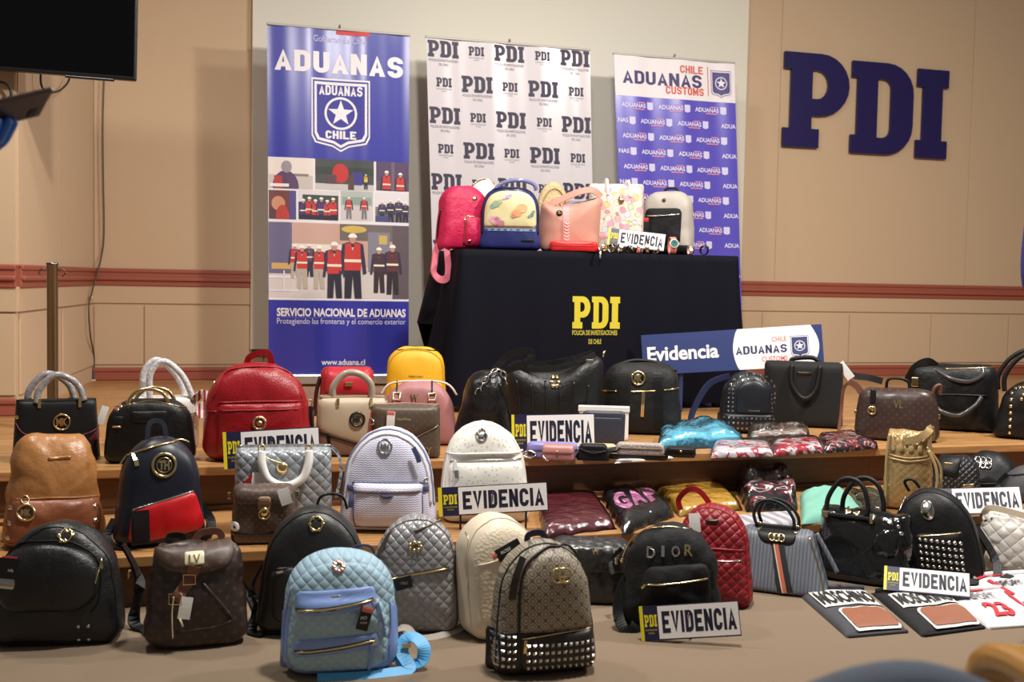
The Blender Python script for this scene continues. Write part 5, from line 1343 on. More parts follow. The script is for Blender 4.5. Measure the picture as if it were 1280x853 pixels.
# ================================================================== bags on the stage edge
GS = 'bags on the stage'
Z = STAGE_Z
wrapm = M('wrapped_handle', (150, 148, 150), .2, pat='crinkle', s=.02, st=.9, coat=.8)
mk_ = M('black_saffiano', (14, 14, 15), .5, grain=.12, gs=500., spec=.4)
b = Bag('handbag', 'black structured handbag with round gold emblem at the far left of the stage', 'handbag', 71, 578, Z, 104, 78, 38, mk_, GS, tw=.90, rt=.02, rb=.03, e=20, puff=.05, taper=.2)
for y, dx in ((-16, 2), (6, -9)):
    b.tube('handle', [(-25+dx, y, 74), (-22+dx, y, 90), (-6+dx, y, 108), (10+dx, y, 106), (24+dx, y, 94), (30+dx, y, 76)], 4.2, wrapm)
    for x in (-22, 25): b.box('handle_clip', x+dx-2, x+dx+2, -21 if y < 0 else 0, -14 if y < 0 else 6, 68, 80, GOLD)
b.ring('emblem_ring', 6, 50, 9.5, 1.3, GOLD, 1); b.text('emblem_letters', 'MK', 6, 45, 13, 10, GOLD, .05, 1.2); b.line('edge_binding', [(-46, 77), (0, 76), (46, 77)], 1.2, BLK, .3)
b.line('maroon_seam', [(-47, 50), (-36, 36), (0, 30), (34, 34), (50, 42)], .9, M('maroon_thread', (96, 20, 34), .5), .1)
b.pocket('maroon_corner', [(36, 26, 2), (51, 26, 2), (50, 41, 2)], .8, M('maroon_leather', (92, 20, 34), .45)); b.studs([(-46, 57)], 2, GOLD, 'side_stud', False)
b.tagcard('price_tag', 55, 54, 9, 24, -18, PAPER, lift=-14)

m = M('black_satin_leather', (14, 13, 14), .45, pat='crinkle', s=.03, st=.3, spec=.4)
b = Bag('handbag', 'black bowling bag with gold half-ring handles on the left of the stage', 'handbag', 188, 580, Z, 114, 80, 44, m, GS, tw=.86, rt=.28, rb=.1, e=10, puff=.15, lump=1.0)
b.pocket('front_plate', [(-24, 52, 6), (20, 52, 6), (20, 66, 2), (-24, 66, 2)], 2.5, m)
for y, dx in ((-14, 0), (4, 8)): b.tube('ring_handle', [(-26+dx, y, 66), (-26+dx, y, 78), (-16+dx, y, 90), (0+dx, y, 93), (14+dx, y, 88), (21+dx, y, 76), (20+dx, y, 66)], 2.4, GOLD)
b.zipper([(-42, 70), (0, 78), (44, 68)], .8, GOLD); p = b.pocket('leather_tag', [(-46, 46, 1), (-34, 46, 1), (-32, 60, 1), (-45, 60, 1)], 2, BLK); b.line('tag_trim', [(-45, 47), (-35, 47)], 1.2, M('rose_gold', (226, 180, 160), .25, .9), .4, p)
b.studs([(-40, 68), (-36, 72)], 2.2, M('rose_gold', (226, 180, 160), .25, .9), 'charm_studs', False)

b = Bag('handbag', 'white handbag with plastic-wrapped tall handles and red striped scarf', 'handbag', 202, 562, Z, 92, 66, 40, M('white_sequin_leather', (226, 222, 216), .35, pat='dots', s=.008, col2=(150, 120, 90), st=.6), GS, tw=.92, rt=.1, rb=.06, e=14, puff=.1)
wr2 = M('clear_wrapped_handle', (206, 204, 206), .15, pat='crinkle', s=.02, st=.9, coat=.8)
for y, dx in ((-14, 0), (8, -8)):
    b.tube('handle', [(-14+dx, y, 62), (-14+dx, y, 92), (-4+dx, y, 108), (8+dx, y, 108), (26+dx, y, 90), (38+dx, y, 62)], 4.0, wr2)
    b.box('handle_mount', 34+dx, 42+dx, y-3, y+3, 56, 68, SILV)
b.strap('scarf', [(40, -16, 62), (50, -22, 70), (56, -20, 60), (46, -22, 50), (50, -24, 40)], 10, 2, M('red_white_scarf', (224, 214, 210), .7, pat='stripe', s=.02, col2=(156, 30, 40), st=1.), up=(.3, -1, 0))
b.pocket('sequin_side', [(34, 2, 2), (46, 2, 2), (45, 46, 2), (34, 46, 2)], 1.5, M('sequins', (196, 180, 168), .2, .7, pat='pebble', s=.008, st=1.))

rl = M('red_pebbled_leather', (146, 12, 24), .38, pat='pebble', s=.006, st=.35)
b = Bag('backpack', 'big red leather backpack with gold emblem on the stage', 'backpack', 321, 579, Z, 140, 124, 64, rl, GS, lump=2.2, ls=.04, tw=0.85, rt=.38, rb=.16, turn=-3, puff=.22, e=8)
p = b.pocket('front_pocket', [(-48, 4, 12), (54, 4, 12), (58, 76, 4), (-46, 74, 4)], 8, rl)
b.line('pocket_hem', [(-46, 66), (0, 67), (58, 68)], .9, rl, .5); b.line('pocket_lip', [(-46, 75), (0, 77), (58, 77)], 1.3, rl, .5)
b.line('top_seam', [(-52, 80), (-42, 108), (-20, 118), (20, 119), (44, 108), (56, 80)], 1.1, rl, .3); b.line('side_seam', [(-66, 64), (-48, 64)], .8, rl, .3)
b.ring('emblem_ring', 5, 51, 7.5, 1.6, GOLD, 1); b.disc('emblem', 5, 51, 3.6, 1.4, GOLD)
b.strap('grab_loop', [(-14, 8, 118), (-10, 6, 130), (6, 4, 136), (14, 4, 134), (18, 6, 120)], 8, 2, rl)
b.tube('side_zip', [(-52, -4, 100), (-58, -4, 86)], 1.3, GOLD); b.ring('zip_ring', 65, 70, 4, 1, GOLD, -16, n=12); b.tagcard('leather_tag', 64, 55, 11, 26, -3, BKC, lift=-8)

b = Bag('backpack', 'small red flap backpack behind the beige satchel', 'backpack', 433, 552, Z, 72, 92, 44, M('scarlet_leather', (158, 22, 34), .42), GS, tw=.92, rt=.12, rb=.12, puff=.15, lump=1)
b.pocket('flap', [(-28, 58, 8), (32, 58, 8), (31, 92, 3), (-25, 92, 3)], 6, M('scarlet_flap', (184, 38, 50), .42)); b.box('clasp', -3, 7, -30, -26, 70, 75, GOLD); b.tube('drawstring', [(0, -26, 52), (14, -28, 48), (26, -26, 50)], 1.5, M('pink_cord', (220, 160, 160), .6))
b.tube('strap_edge', [(-33, -8, 80), (-38, -6, 60), (-40, -6, 30)], 2.5, M('dark_strap', (60, 16, 22), .5))

be = M('beige_leather', (190, 172, 146), .42, grain=.12, gs=300.); br_ = M('brown_suede', (120, 92, 74), .6)
b = Bag('handbag', 'beige satchel with dark round emblem and arched handle', 'handbag', 440, 572, Z, 92, 76, 44, br_, GS, tw=.96, rt=.06, rb=.06, e=16, puff=.08)
b.pocket('upper_panel', [(-45, 34, 2), (44, 6, 2), (44, 74, 3), (-44, 76, 3)], 3, be); b.line('black_seam', [(-45, 33), (0, 19), (44, 6)], 1.4, BLK, .5); b.band('black_stripe', [(-30, 30), (-26, 4)], 4, .8, BLK, .3)
b.tube('handle', [(-24, -12, 72), (-24, -14, 88), (-10, -14, 104), (8, -14, 104), (22, -14, 92), (24, -12, 72)], 4.4, M('taupe_handle', (164, 150, 134), .35, coat=.4))
b.line('top_zip', [(-40, 74), (0, 75), (40, 75)], 2.0, M('taupe_trim', (150, 132, 110), .5), .2)
for x in (-18, 23): b.box('handle_clip', x-2, x+2, -26, -20, 64, 74, GOLD)
b.ring('emblem_ring', 6, 48, 8.6, 1.5, DKM, 1); b.text('emblem_letters', 'MK', 6, 43.5, 11, 9, DKM, .05, 1.2)
b.strap('side_belt', [(-44, -4, 56), (-50, -6, 50), (-50, -2, 34)], 5, 2, br_)

ye = M('yellow_nylon', (236, 176, 30), .5, grain=.15, gs=400.)
b = Bag('backpack', 'bright yellow backpack behind the pink handbag', 'backpack', 519, 540, Z, 82, 106, 44, ye, GS, tw=.84, rt=.3, rb=.1, puff=.25, lump=1.5)
b.piping(.93, 1.0, M('yellow_trim', (206, 150, 30), .5)); b.text('name_print', 'MERCURY', 0, 68, 18, 2.4, BLK, 0, .6); b.zipper([(-24, 101), (0, 103), (26, 101)], .8, DKM)
b.pocket('front_pocket', [(-34, 10, 8), (34, 10, 8), (33, 64, 8), (-33, 64, 8)], 5, ye)

pk = M('dusty_pink_leather', (172, 116, 116), .5, grain=.12, gs=300.)
b = Bag('handbag', 'dusty pink handbag with white trim and buckles in front of the yellow backpack', 'handbag', 523, 558, Z, 104, 80, 46, pk, GS, tw=.72, rt=.28, rb=.08, e=12, puff=.12)
b.line('white_trim', [(-48, 62), (-36, 76), (0, 80), (34, 77), (48, 62)], 1.5, M('pale_trim', (226, 206, 200), .45), .3)
for x in (-28, 16):
    b.ring('buckle', x, 62, 6, 1.8, M('pale_gold', (232, 212, 180), .3, .7), 1, n=4); b.band('buckle_strap', [(x, 80), (x, 66)], 2, 1.4, BLK, .5); b.band('buckle_strap', [(x, 58), (x, 46)], 8, 1.4, pk, .5)
b.text('emblem', 'W', -6, 56, 11, 9, GOLD, .05, 1.2)

mfl = M('olive_brown_monogram', (86, 72, 58), .45, pat='mono', s=.03, col2=(116, 98, 76), st=.35)
b = Bag('handbag', 'olive brown monogram flap bag with red side in front of the pink handbag', 'handbag', 506, 574, Z, 90, 68, 36, mfl, GS, tw=.96, rt=.06, rb=.05, e=16, puff=.08)
b.pocket('flap', [(-40, 36, 3), (6, 26, 4), (43, 42, 3), (42, 66, 3), (-42, 66, 3)], 4, mfl); b.line('flap_edge', [(-40, 36), (6, 27), (24, 33), (43, 43)], .8, SILV, .5)
b.text('name_print', 'VALENTINA', -2, 49, 18, 3, GOLD, 0, 1); b.pocket('clasp', [(-8, 31, 1), (4, 31, 1), (4, 37, 1), (-8, 37, 1)], 2, rdp); b.text('emblem', 'Y', 30, 6, 8, 9, GOLD, .02, 1)
t = b.tagcard('price_tag', -18, 50, 10, 20, -3, PAPER, lift=3); b.tagcard('tag_top', -18, 58, 9, 6, -3, M('tag_coral', (220, 120, 110), .4), t, 3.7)
b.line('top_trim', [(-42, 67), (0, 68), (42, 67)], 1.2, M('pinkish_trim', (170, 120, 110), .5)); b.pocket('red_side', [(-46, 2, 1), (-41, 2, 1), (-41, 60, 1), (-45, 60, 1)], 2, rdp); b.ring('side_ring', -43, 46, 4, 1.2, SILV, 2, n=12)

bs = M('black_glossy_leather', (18, 16, 16), .34, pat='crinkle', s=.05, st=.4, grain=.15, gs=60.)
b = Bag('handbag', 'glossy black bucket bag with chain strap left of the evidence sign', 'handbag', 603, 560, Z, 84, 96, 56, bs, GS, tw=.5, rt=.2, rb=.14, lump=2.5, ls=.05, puff=.3, e=6, roll=.05)
b.chain('chain', [(-10, -24, 70), (0, -24, 88), (12, -18, 98), (20, -14, 92), (26, -16, 78)], 3.2, 1.0, SILV)
b.strap('strap', [(6, 0, 92), (24, 4, 112), (46, 4, 120), (56, 4, 116), (46, 2, 104), (20, 0, 94)], 9, 2.2, bs)
b.line('fold', [(16, 80), (28, 50), (36, 24)], 2.2, bs, .2)
hb = M('black_ribbed_leather', (20, 20, 20), .44, pat='crinkle', s=.06, st=.3, grain=.15, gs=60.)
b = Bag('handbag', 'large black ribbed hobo bag behind the middle evidence sign', 'handbag', 690, 547, Z, 132, 106, 60, hb, GS, shape=[(-60, 0, 16), (60, 0, 16), (64, 70, 8), (62, 100, 6), (46, 102, 8), (16, 82, 20), (-20, 80, 20), (-50, 92, 10), (-64, 84, 16)], lump=2., puff=.3, e=6, cz=.36)
for i in range(6): b.line('rib', [(-46+i*18, 70-4*(i % 2)), (-42+i*17, 44), (-40+i*16, 18)], 1.6, hb, -.4)
b.strap('handle', [(-54, -14, 90), (-30, -20, 84), (4, -20, 86), (34, -18, 96), (52, -12, 104)], 7, 3, hb); b.strap('handle', [(-50, 10, 90), (-20, 10, 88), (16, 10, 94), (50, 10, 104)], 7, 3, hb)
for i in range(6): b.disc('flower_bead', 2+4.5*math.cos(i*1.047), 70+6*math.sin(i*1.047), 2.6, 2, GOLD)
b.band('tassel_cord', [(4, 64), (6, 48)], 2, 1.6, BLK, .6); b.box('handle_tip', 40, 50, -18, -12, 92, 98, SILV); b.tube('gold_hook', [(62, -4, 100), (64, -4, 108)], 1.4, GOLD)

b = Bag('handbag', 'black nylon bag with gold medallion and zip pockets before the table', 'handbag', 800, 545, Z, 106, 90, 52, M('black_puffed_nylon', (24, 23, 23), .6, pat='crinkle', s=.05, st=.4, grain=.15, spec=.35), GS, tw=.86, rt=.2, rb=.1, lump=1.6, puff=.25, e=8)
b.disc('medallion', -4, 72, 8, 1.4, DKM); b.ring('medallion_ring', -4, 72, 8, 1.4, GOLD, 1.6); b.text('medallion_letters', 'MK', -4, 68, 10, 8, GOLD, .05, 2)
for x in (-22, 20): b.band('strap', [(x, 80), (x, 60), (x+2, 40), (x+2, 10)], 12, 1.6, BLK, .4)
b.zipper([(-50, 54), (-30, 55)], 1.1, GOLD); b.zipper([(-14, 55), (4, 56), (18, 57)], 1.1, GOLD, pull=((3, 55), (2, 24), 4)); b.zipper([(28, 58), (46, 60)], 1.1, GOLD)
b.tube('handle', [(-34, 0, 84), (-10, 2, 92), (20, 2, 90), (44, 0, 80)], 2.5, BLK)

b = Bag('backpack', 'navy backpack with studded arch and base before the blue customs sign', 'backpack', 933, 543, Z, 74, 78, 46, M('navy_black_leather', (22, 24, 32), .4, grain=.1), GS, tw=.78, rt=.42, rb=.08, puff=.15, turn=6)
b.pocket('studded_base', [(-37, 2, 4), (36, 2, 4), (36, 25, 2), (-37, 25, 2)], 4, M('navy_black_leather', (22, 24, 32), .4)); b.pocket('front_panel', [(-16, 26, 1), (26, 26, 1), (26, 54, 12), (14, 68, 12), (-6, 68, 12), (-17, 54, 12)], 3, M('navy_black_leather', (22, 24, 32), .4))
for k in (0, 5): b.studs([(-20-k+.0, 28+i*5.5) for i in range(5)]+[(29+k, 28+i*5.5) for i in range(5)]+[(4.5+(24.5+k)*math.cos(math.radians(a)), 54+(16+k)*math.sin(math.radians(a))) for a in range(15, 180, 18)], 1.5, SILV, 'arch_studs')
b.studs(grid(-30, 31, 7, 20, 12, 3), 1.7, SILV); b.text('name_print', 'MICHELLE', 6, 29, 13, 1.8, SILV, 0, .6)
for y in (0, 8): b.strap('shoulder_strap', [(-22, 10, 70), (-46, 8+y, 60), (-62, 4+y, 36), (-70, 0+y, 12), (-60, -4, 3)], 7, 2, navy, up=(.3, -1, 0))
b = Bag('handbag', 'plain black suede tote with drooping front handle and white tag', 'handbag', 1002, 535, Z, 100, 82, 44, M('black_suede', (17, 16, 16), .8, grain=.2), GS, tw=.96, rt=.04, rb=.04, e=20, puff=.05)
b.tube('handle', [(-14, -22, 78), (-14, -26, 56), (-4, -28, 40), (6, -28, 38), (16, -26, 50), (20, -22, 78)], 3.2, BLK); b.tube('handle', [(-16, 14, 80), (-12, 14, 84), (10, 14, 86), (20, 14, 80)], 3, BLK)
b.pocket('name_plate', [(-8, 66, 1), (10, 66, 1), (10, 70, 1), (-8, 70, 1)], 1, DKM); b.tagcard('price_tag', 51, 72, 10, 24, 38, PAPER, lift=1)
b.strap('shoulder_strap', [(48, 16, 78), (60, 10, 66), (78, 6, 64), (96, 6, 60)], 8, 2, BLK, up=(0, -1, .2))

lv = M('dark_brown_monogram', (62, 46, 42), .34, pat='mono', s=.036, col2=(96, 74, 62), st=.4)
b = Bag('handbag', 'dark brown monogram handbag with small gold letters on the right of the stage', 'handbag', 1120, 553, Z, 106, 66, 44, lv, GS, tw=.86, rt=.12, rb=.12, lump=1.5, puff=.2, e=9, lean=.05)
b.text('letters', 'VL', 1, 42, 12, 11, GOLD, .04, 1); b.ring('clasp_ring', -30, 38, 4.5, 1.4, GOLD, 1.6); b.disc('clasp', -30, 40, 3, 2, GOLD); b.box('clasp_tab', -33, -26, -22, -16, 48, 64, BLK)
b.tube('handle', [(-14, 0, 62), (-12, -2, 76), (2, -2, 78), (12, 0, 74), (14, 0, 62)], 1.8, BLK); b.tube('handle', [(40, -8, 58), (44, -10, 70), (50, -8, 72), (50, -4, 60)], 2, tan)
b.strap('shoulder_strap', [(-44, -4, 60), (-56, -2, 70), (-66, 0, 62), (-68, -2, 30), (-70, -8, 8)], 4, 1.5, tan, up=(.4, -1, 0)); b.strap('strap_end', [(-44, -4, 58), (-50, -4, 66), (-60, -4, 72)], 8, 2, tan)
for x in (-50, 50): b.box('side_stud', x-1.5, x+1.5, -6, -2, 30, 36, GOLD)
b = Bag('handbag', 'black leather handbag with looped handles behind the brown monogram one', 'handbag', 1188, 540, Z, 112, 84, 52, M('black_slouch_leather', (14, 14, 15), .48, pat='crinkle', s=.05, st=.3, spec=.35), GS, tw=.92, rt=.1, rb=.06, lump=2, puff=.18, e=9)
b.tube('handle', [(-22, -26, 36), (-12, -34, 26), (8, -36, 22), (26, -34, 34), (34, -30, 46)], 2.8, M('grey_shine_handle', (64, 62, 64), .2)); b.tube('handle', [(-20, -18, 76), (0, -26, 66), (20, -26, 64), (34, -22, 72), (34, -16, 80)], 2.8, M('grey_shine_handle', (64, 62, 64), .2))
b.line('gold_frame', [(-10, 78), (20, 80), (48, 82)], 1.1, GOLD, .3); b.line('front_seam', [(-14, 46), (10, 47), (40, 47)], 1.2, BLK, .3); b.strap('top_flap', [(-54, -10, 58), (-44, -16, 78), (-30, -16, 86), (-20, -12, 80)], 10, 2, BLK); b.box('gold_clip', -48, -40, -24, -20, 54, 66, GOLD)
b = Bag('handbag', 'black handbag with rows of gold studs at the right edge of the stage', 'handbag', 1290, 552, Z, 96, 74, 52, BLK, GS, tw=.66, rt=.3, rb=.1, puff=.2)
b.studs([(-26, 8+i*8.5) for i in range(7)]+[(-22+i*5, 66+i*.6) for i in range(3)]+[(-14, 52), (-12, 58)], 1.9, GOLD, 'studs', False, 1.1)
for y, dx in ((-14, 0), (8, -8)): b.tube('handle', [(-34+dx, y, 60), (-34+dx, y, 80), (-20+dx, y, 102), (0+dx, y, 112), (20+dx, y, 100), (28+dx, y, 64)], 3, BLK)

evid('white EVIDENCIA sign against the big red backpack', 341, 586, Z, 118, 46, 3, 6)
evid('white EVIDENCIA sign in front of the black ribbed hobo bag', 692, 566, Z, 104, 46, 2.5, 8)

# ---- blue customs sign
P0 = atz(914, 519, Z); u = upx(P0); ang = PSI+math.atan((914-640)/FPX)
sg = empty('customs_sign', P0, -ang); tag(sg, 'long blue Evidencia sign with white customs logo before the table', 'sign')
R = Matrix.Rotation(math.radians(-8), 3, 'X') @ Matrix.Rotation(math.radians(-5.2), 3, 'Y'); W, H = 222*u, 51*u; off = Vector((0, 0, 56*u))
tf = lambda x, y, z: R @ Vector((x, y, z))+off
mnv = M('customs_navy', (44, 58, 112), .4)
v, f_ = boxm(-W/2, W/2, 0, .006, 0, H); bo = mk('board', [tf(*p) for p in v], f_, mnv, sg, False)
ink = Ink(lambda x, z, l=0: tf(x, -.001-l, z), 0)
lp = [(W*.04, 0)]+[(W*.035-W*.025*math.sin(i*math.pi/12), H*i/12) for i in range(1, 12)]+[(W*.04, H)]+[(W*.44+W*.04*math.sin(i*math.pi/12), H-H*i/12) for i in range(0, 13)]
ink.poly([lp], (240, 238, 238), lift=0)
ink.text('Evidencia', -W*.27, H*.33, W*.40, H*.36, (244, 242, 244), .028, .0006)
ink.heavy('ADUANAS', W*.165, H*.37, W*.28, H*.20, (50, 54, 100), .0008, .19); ink.text('CHILE', W*.265, H*.64, W*.08, H*.12, (226, 110, 92), .01, .0008); ink.text('CUSTOMS', W*.235, H*.17, W*.14, H*.12, (226, 92, 76), .01, .0008)
ink.shield(W*.375, H*.5, H*.54, (240, 238, 240), (58, 66, 112), False, .0008); ink.build('lettering', sg)
for sx in (-.28, .28):
    a = tf(W*sx, .008, H*.3); V, Fc = sweep([a, Vector((a.x, a.y+.02, .001))], flat(.02, .006), up=(0, 1, 0)); mk('support_leg', V, Fc, mnv, sg, smooth=False)

# ---- wallets and pouches along the edge
GW = 'wallets on the stage edge'
def wallet(label, px, py, w, h, d, mat, turn=0., roll=0., name='wallet', tw=.96, lump=0.4, z=Z, zip_=None, flap=None):
    b = Bag(name, label, 'wallet', px, py, z, w, h, d, mat, GW, tw=tw, rt=.10, rb=.06, e=15, puff=.06, turn=turn, roll=roll, lump=lump*.4)
    if zip_: b.zipper([(-w*.44, h*.55), (0, h*.6), (w*.44, h*.55)], .7, zip_, pull=((-w*.42, h*.5), (-w*.5, h*.2), 2))
    if flap: b.pocket('flap', [(-w*.48, h*.5, 1), (w*.48, h*.5, 1), (w*.47, h*.96, 1.5), (-w*.47, h*.96, 1.5)], 1.6, flap); b.disc('snap', 0, h*.6, 1.6, 1, GOLD)
    return b
wallet('navy checked wallet leaning beside the white box', 752, 558, 56, 44, 10, M('navy_checked', (58, 62, 76), .45, pat='lattice', s=.03, col2=(40, 44, 56), st=.8), roll=.05).pocket('stitch_panel', [(-24, 4, 2), (24, 4, 2), (23, 36, 2), (-23, 36, 2)], 1, M('navy_checked', (58, 62, 76), .45))
b = Bag('gift_box', 'plain white box behind the navy checked wallet', 'box', 754, 551, Z, 62, 42, 8, PAPER, None, tw=1.0, rt=.01, rb=.01, e=24, puff=.0); b.box('lid', -32, 32, -5, 5, 36, 43, PAPER)
b = wallet('lavender purse wallet below the middle evidence sign', 690, 574, 66, 20, 22, M('lavender_leather', (130, 128, 190), .42), flap=M('lavender_flap', (144, 140, 204), .42)); b.tube('key_ring', [(-30, -12, 10), (-36, -14, 4), (-26, -16, 1.5), (-20, -14, 6)], 1.2, SILV, closed=True); b.studs([(-28, 6), (-22, 5)], 2.2, DKM, 'charm_beads', False)
b = wallet('small dusty pink wallet at the stage edge', 698, 577, 42, 20, 26, pk, flap=M('dusty_pink_flap', (212, 150, 146), .42), turn=-6); b.tube('charm', [(-18, -14, 6), (-14, -17, 2), (-10, -18, 1.5)], 1.4, SILV)
wallet('flat beige wallet between pink wallet and black pouch', 748, 572, 46, 16, 20, M('sand_leather', (196, 176, 140), .5), flap=M('sand_flap', (206, 186, 150), .5))
b = wallet('rounded black pouch next to the small pink wallet', 741, 577, 42, 21, 20, BLK, tw=.8, zip_=BLK); b.line('lip', [(-18, 16), (0, 10), (18, 14)], 1.2, BLK, .4)
b = wallet('black zip pouch with gold puller under the snakeskin purse', 796, 576, 80, 14, 26, mk_, zip_=GOLD)
b = wallet('snakeskin printed purse resting on the black zip pouch', 800, 570, 62, 15, 20, M('snakeskin', (178, 166, 158), .4, pat='croc', s=.012, st=.6, var=.3), z=Z+.034, lump=1.2, zip_=DKM)
wallet('long black wallet stacked on another at the right of the pouches', 851, 571, 38, 11, 22, mk_, z=Z+.026, flap=BLK)
wallet('lower black wallet under the long black one', 852, 573, 34, 10, 20, BLK, zip_=SILV)
pack('paper_slip', 'crumpled white paper slip at the edge before the pouches', 'paper', [(768, 580), (842, 573), (838, 568), (775, 571)], Z, 2.5, PAPER, False, seed=3., lump=.5, body='slip')

GB = 'bagged garments on the stage'
pack('bagged_garment', 'turquoise garment in a clear plastic bag on the stage edge', 'garment', [(822, 564), (930, 558), (898, 542), (826, 549)], Z, 15, M('turquoise_fabric', (118, 206, 232), .7, grain=.2), seed=21., group=GB, lump=.3, wh=1.35)
pack('bagged_garment', 'white and red garment in plastic at the very stage edge', 'garment', [(888, 573), (968, 571), (960, 557), (892, 557)], Z, 9, M('white_red_print', (220, 216, 220), .6, pat='cloth_marks', s=.05, col2=(206, 48, 60)), seed=23., group=GB)
pack('bagged_garment', 'red and white striped garment in plastic left of the tartan one', 'garment', [(968, 571), (1030, 566), (1022, 552), (965, 556)], Z, 9, M('red_white_print', (196, 40, 56), .6, pat='cloth_marks', s=.045, col2=(226, 222, 226)), seed=25., group=GB)
pack('bagged_garment', 'brown patterned garment in plastic before the black suede tote', 'garment', [(938, 556), (1012, 551), (1008, 544), (935, 547)], Z, 10, M('brown_print', (150, 120, 108), .6, pat='cloth_marks', s=.04, col2=(206, 196, 190)), seed=27., group=GB, wh=1.8)
pack('bagged_garment', 'black red and white tartan garment in plastic at the stage edge', 'garment', [(1030, 567), (1098, 561), (1064, 547), (1024, 549)], Z, 10, M('tartan_print', (30, 34, 36), .6, pat='cloth_marks', s=.025, col2=(190, 44, 52)), seed=29., group=GB)

# ================================================================== things on the table
GTb = 'bags on the table'
class TBag(Bag):
    """same bag kit, standing on the table dy metres behind its front edge"""
    def __init__(s, name, label, cat, px, dy, W, H, D, mat, **kw):
        global atz
        p = aty(px, 318, YT0+dy); p.z = ZT+.004
        old = atz; atz = lambda a, b, c: p
        try: Bag.__init__(s, name, label, cat, px, 0, 0, W, H, D, mat, kw.pop('group', GTb), **kw)
        finally: atz = old
ho = M('hot_pink_quilted', (200, 24, 78), .5, pat='crinkle', s=.05, st=.5, var=.2)
b = TBag('backpack', 'hot pink quilted backpack at the left end of the table', 'backpack', 577, .14, 68, 80, 38, ho, tw=.86, rt=.3, rb=.1, turn=22, lump=2, puff=.25, roll=0)
b.pocket('front_pocket', [(-4, 4, 4), (32, 4, 4), (31, 40, 4), (-4, 42, 4)], 5, ho); b.zipper([(-3, 41), (14, 41), (30, 40)], 1., GOLD); b.line('pocket_edge', [(-4, 40), (-4, 6)], .9, GOLD, .3); b.disc('button', 10, 64, 3, 1.2, GOLD); b.disc('button', 2, 10, 2.4, 1, GOLD)
b.tube('side_zip', [(-30, -4, 50), (-33, -2, 30), (-33, 0, 12)], 1.1, DKM)
b.strap('shoulder_strap', [(-24, 6, 8), (-34, 0, 0), (-38, -4, -18), (-40, -8, -30), (-34, -12, -38), (-24, -12, -36), (-22, -10, -20), (-24, -8, 2)], 9, 1.6, M('pink_webbing', (226, 120, 140), .5), up=(.4, -1, 0))
b = TBag('handbag', 'white rounded bag with gold rim behind the hot pink backpack', 'handbag', 604, .40, 58, 92, 30, M('white_patent', (232, 226, 222), .35), tw=.7, rt=.5, rb=.1, puff=.15); b.piping(.95, 1.4, GOLD)
b = TBag('backpack', 'navy backpack with cream flower-print front on the table', 'backpack', 637, .05, 80, 80, 36, M('navy_gloss_leather', (40, 46, 104), .35, grain=.1), tw=.86, rt=.34, rb=.08, puff=.15)
cp = b.pocket('printed_panel', [(-33, 28, 2), (33, 28, 2), (33, 58, 12), (22, 74, 14), (-22, 74, 14), (-33, 58, 12)], 3, M('cream_satin', (218, 208, 160), .45))
b.line('panel_binding', [(-35, 20), (-34, 56), (-24, 74), (0, 77), (24, 74), (34, 56), (35, 20)], 1.3, BLK, .3)
ink = Ink(lambda x, z, l=0: b.on(x, z, .8+l*60))
c16 = [(math.cos(i*.3927), math.sin(i*.3927)) for i in range(16)]
for i, (x, z, r, col) in enumerate(((-18, 36, 7, (206, 150, 160)), (-22, 38, 5, (222, 170, 176)), (-12, 33, 5, (190, 130, 146)), (-17, 38, 3, (170, 110, 130)), (8, 46, 6, (224, 160, 110)), (14, 52, 7, (232, 170, 120)), (4, 42, 3, (214, 130, 100)), (-18, 57, 5, (150, 176, 150)), (-22, 54, 3.5, (120, 150, 140)), (-13, 60, 3, (176, 190, 150)), (27, 44, 2.5, (96, 136, 150)), (29, 48, 2, (110, 150, 160)), (24, 42, 2, (110, 150, 160)), (-4, 66, 3, (176, 150, 190)), (0, 69, 2.2, (190, 166, 200)), (-8, 64, 2, (190, 166, 200)))):
    ink.poly([c16], col, x, z, r, r*.8, lift=.001+i*.0008)
ink.rect(-32, 32, 27, 30, (150, 110, 100), .001, 8); ink.rect(-32, 32, 23.5, 27, (120, 150, 176), .001, 8)
for i in range(8): ink.rect(-32+i*8, -28+i*8, 24, 26, (60, 70, 130), .002)
ink.build('flower_print', b.root)['kind'] = 'stuff'
b.pocket('name_plate', [(14, 10, .8), (30, 10, .8), (30, 14, .8), (14, 14, .8)], 1, BLK)
b.tube('top_handle', [(-22, -4, 74), (-10, -6, 84), (10, -6, 88), (28, -4, 84), (32, -2, 76)], 2.6, M('lavender_clear_handle', (128, 126, 170), .15))
v, f_ = lathe([(0, -.02), (.09, -.02), (.105, -.01), (.105, .01), (.09, .02), (0, .02)], 32)
p = aty(690, 318, YT0+.42); rb_ = empty('round_bag', (p.x, p.y, ZT+.005)); tag(rb_, 'round woven straw bag behind the pink shoulder bag', 'bag', GTb)
ub = upx(p); k = 22*ub/.105
mk('disc_body', [(q[0]*k, q[2]*k*1.2, q[1]*k*1.95+88*ub-22*ub*1.95) for q in v], f_, M('straw_weave', (196, 172, 128), .6, pat='pebble', s=.012, st=.9), rb_)
for rr in (.5, .8): tube('woven_ring', [(rr*22*ub*math.cos(i*.524), -.026, 88*ub-43*ub+43*ub*rr*math.sin(i*.524)) for i in range(12)], .0035, M('straw_edge', (170, 140, 96), .6), rb_, closed=True, sm=3)
pl_ = M('blush_leather', (200, 142, 124), .5, grain=.1)
b = TBag('handbag', 'blush pink slouchy shoulder bag with braided strap on the table', 'handbag', 712, .08, 78, 70, 38, pl_, shape=[(-38, 0, 6), (36, 0, 6), (38, 62, 4), (36, 70, 4), (4, 58, 14), (-22, 58, 12), (-38, 64, 6)], lump=1.5, puff=.25, e=7, cz=.4)
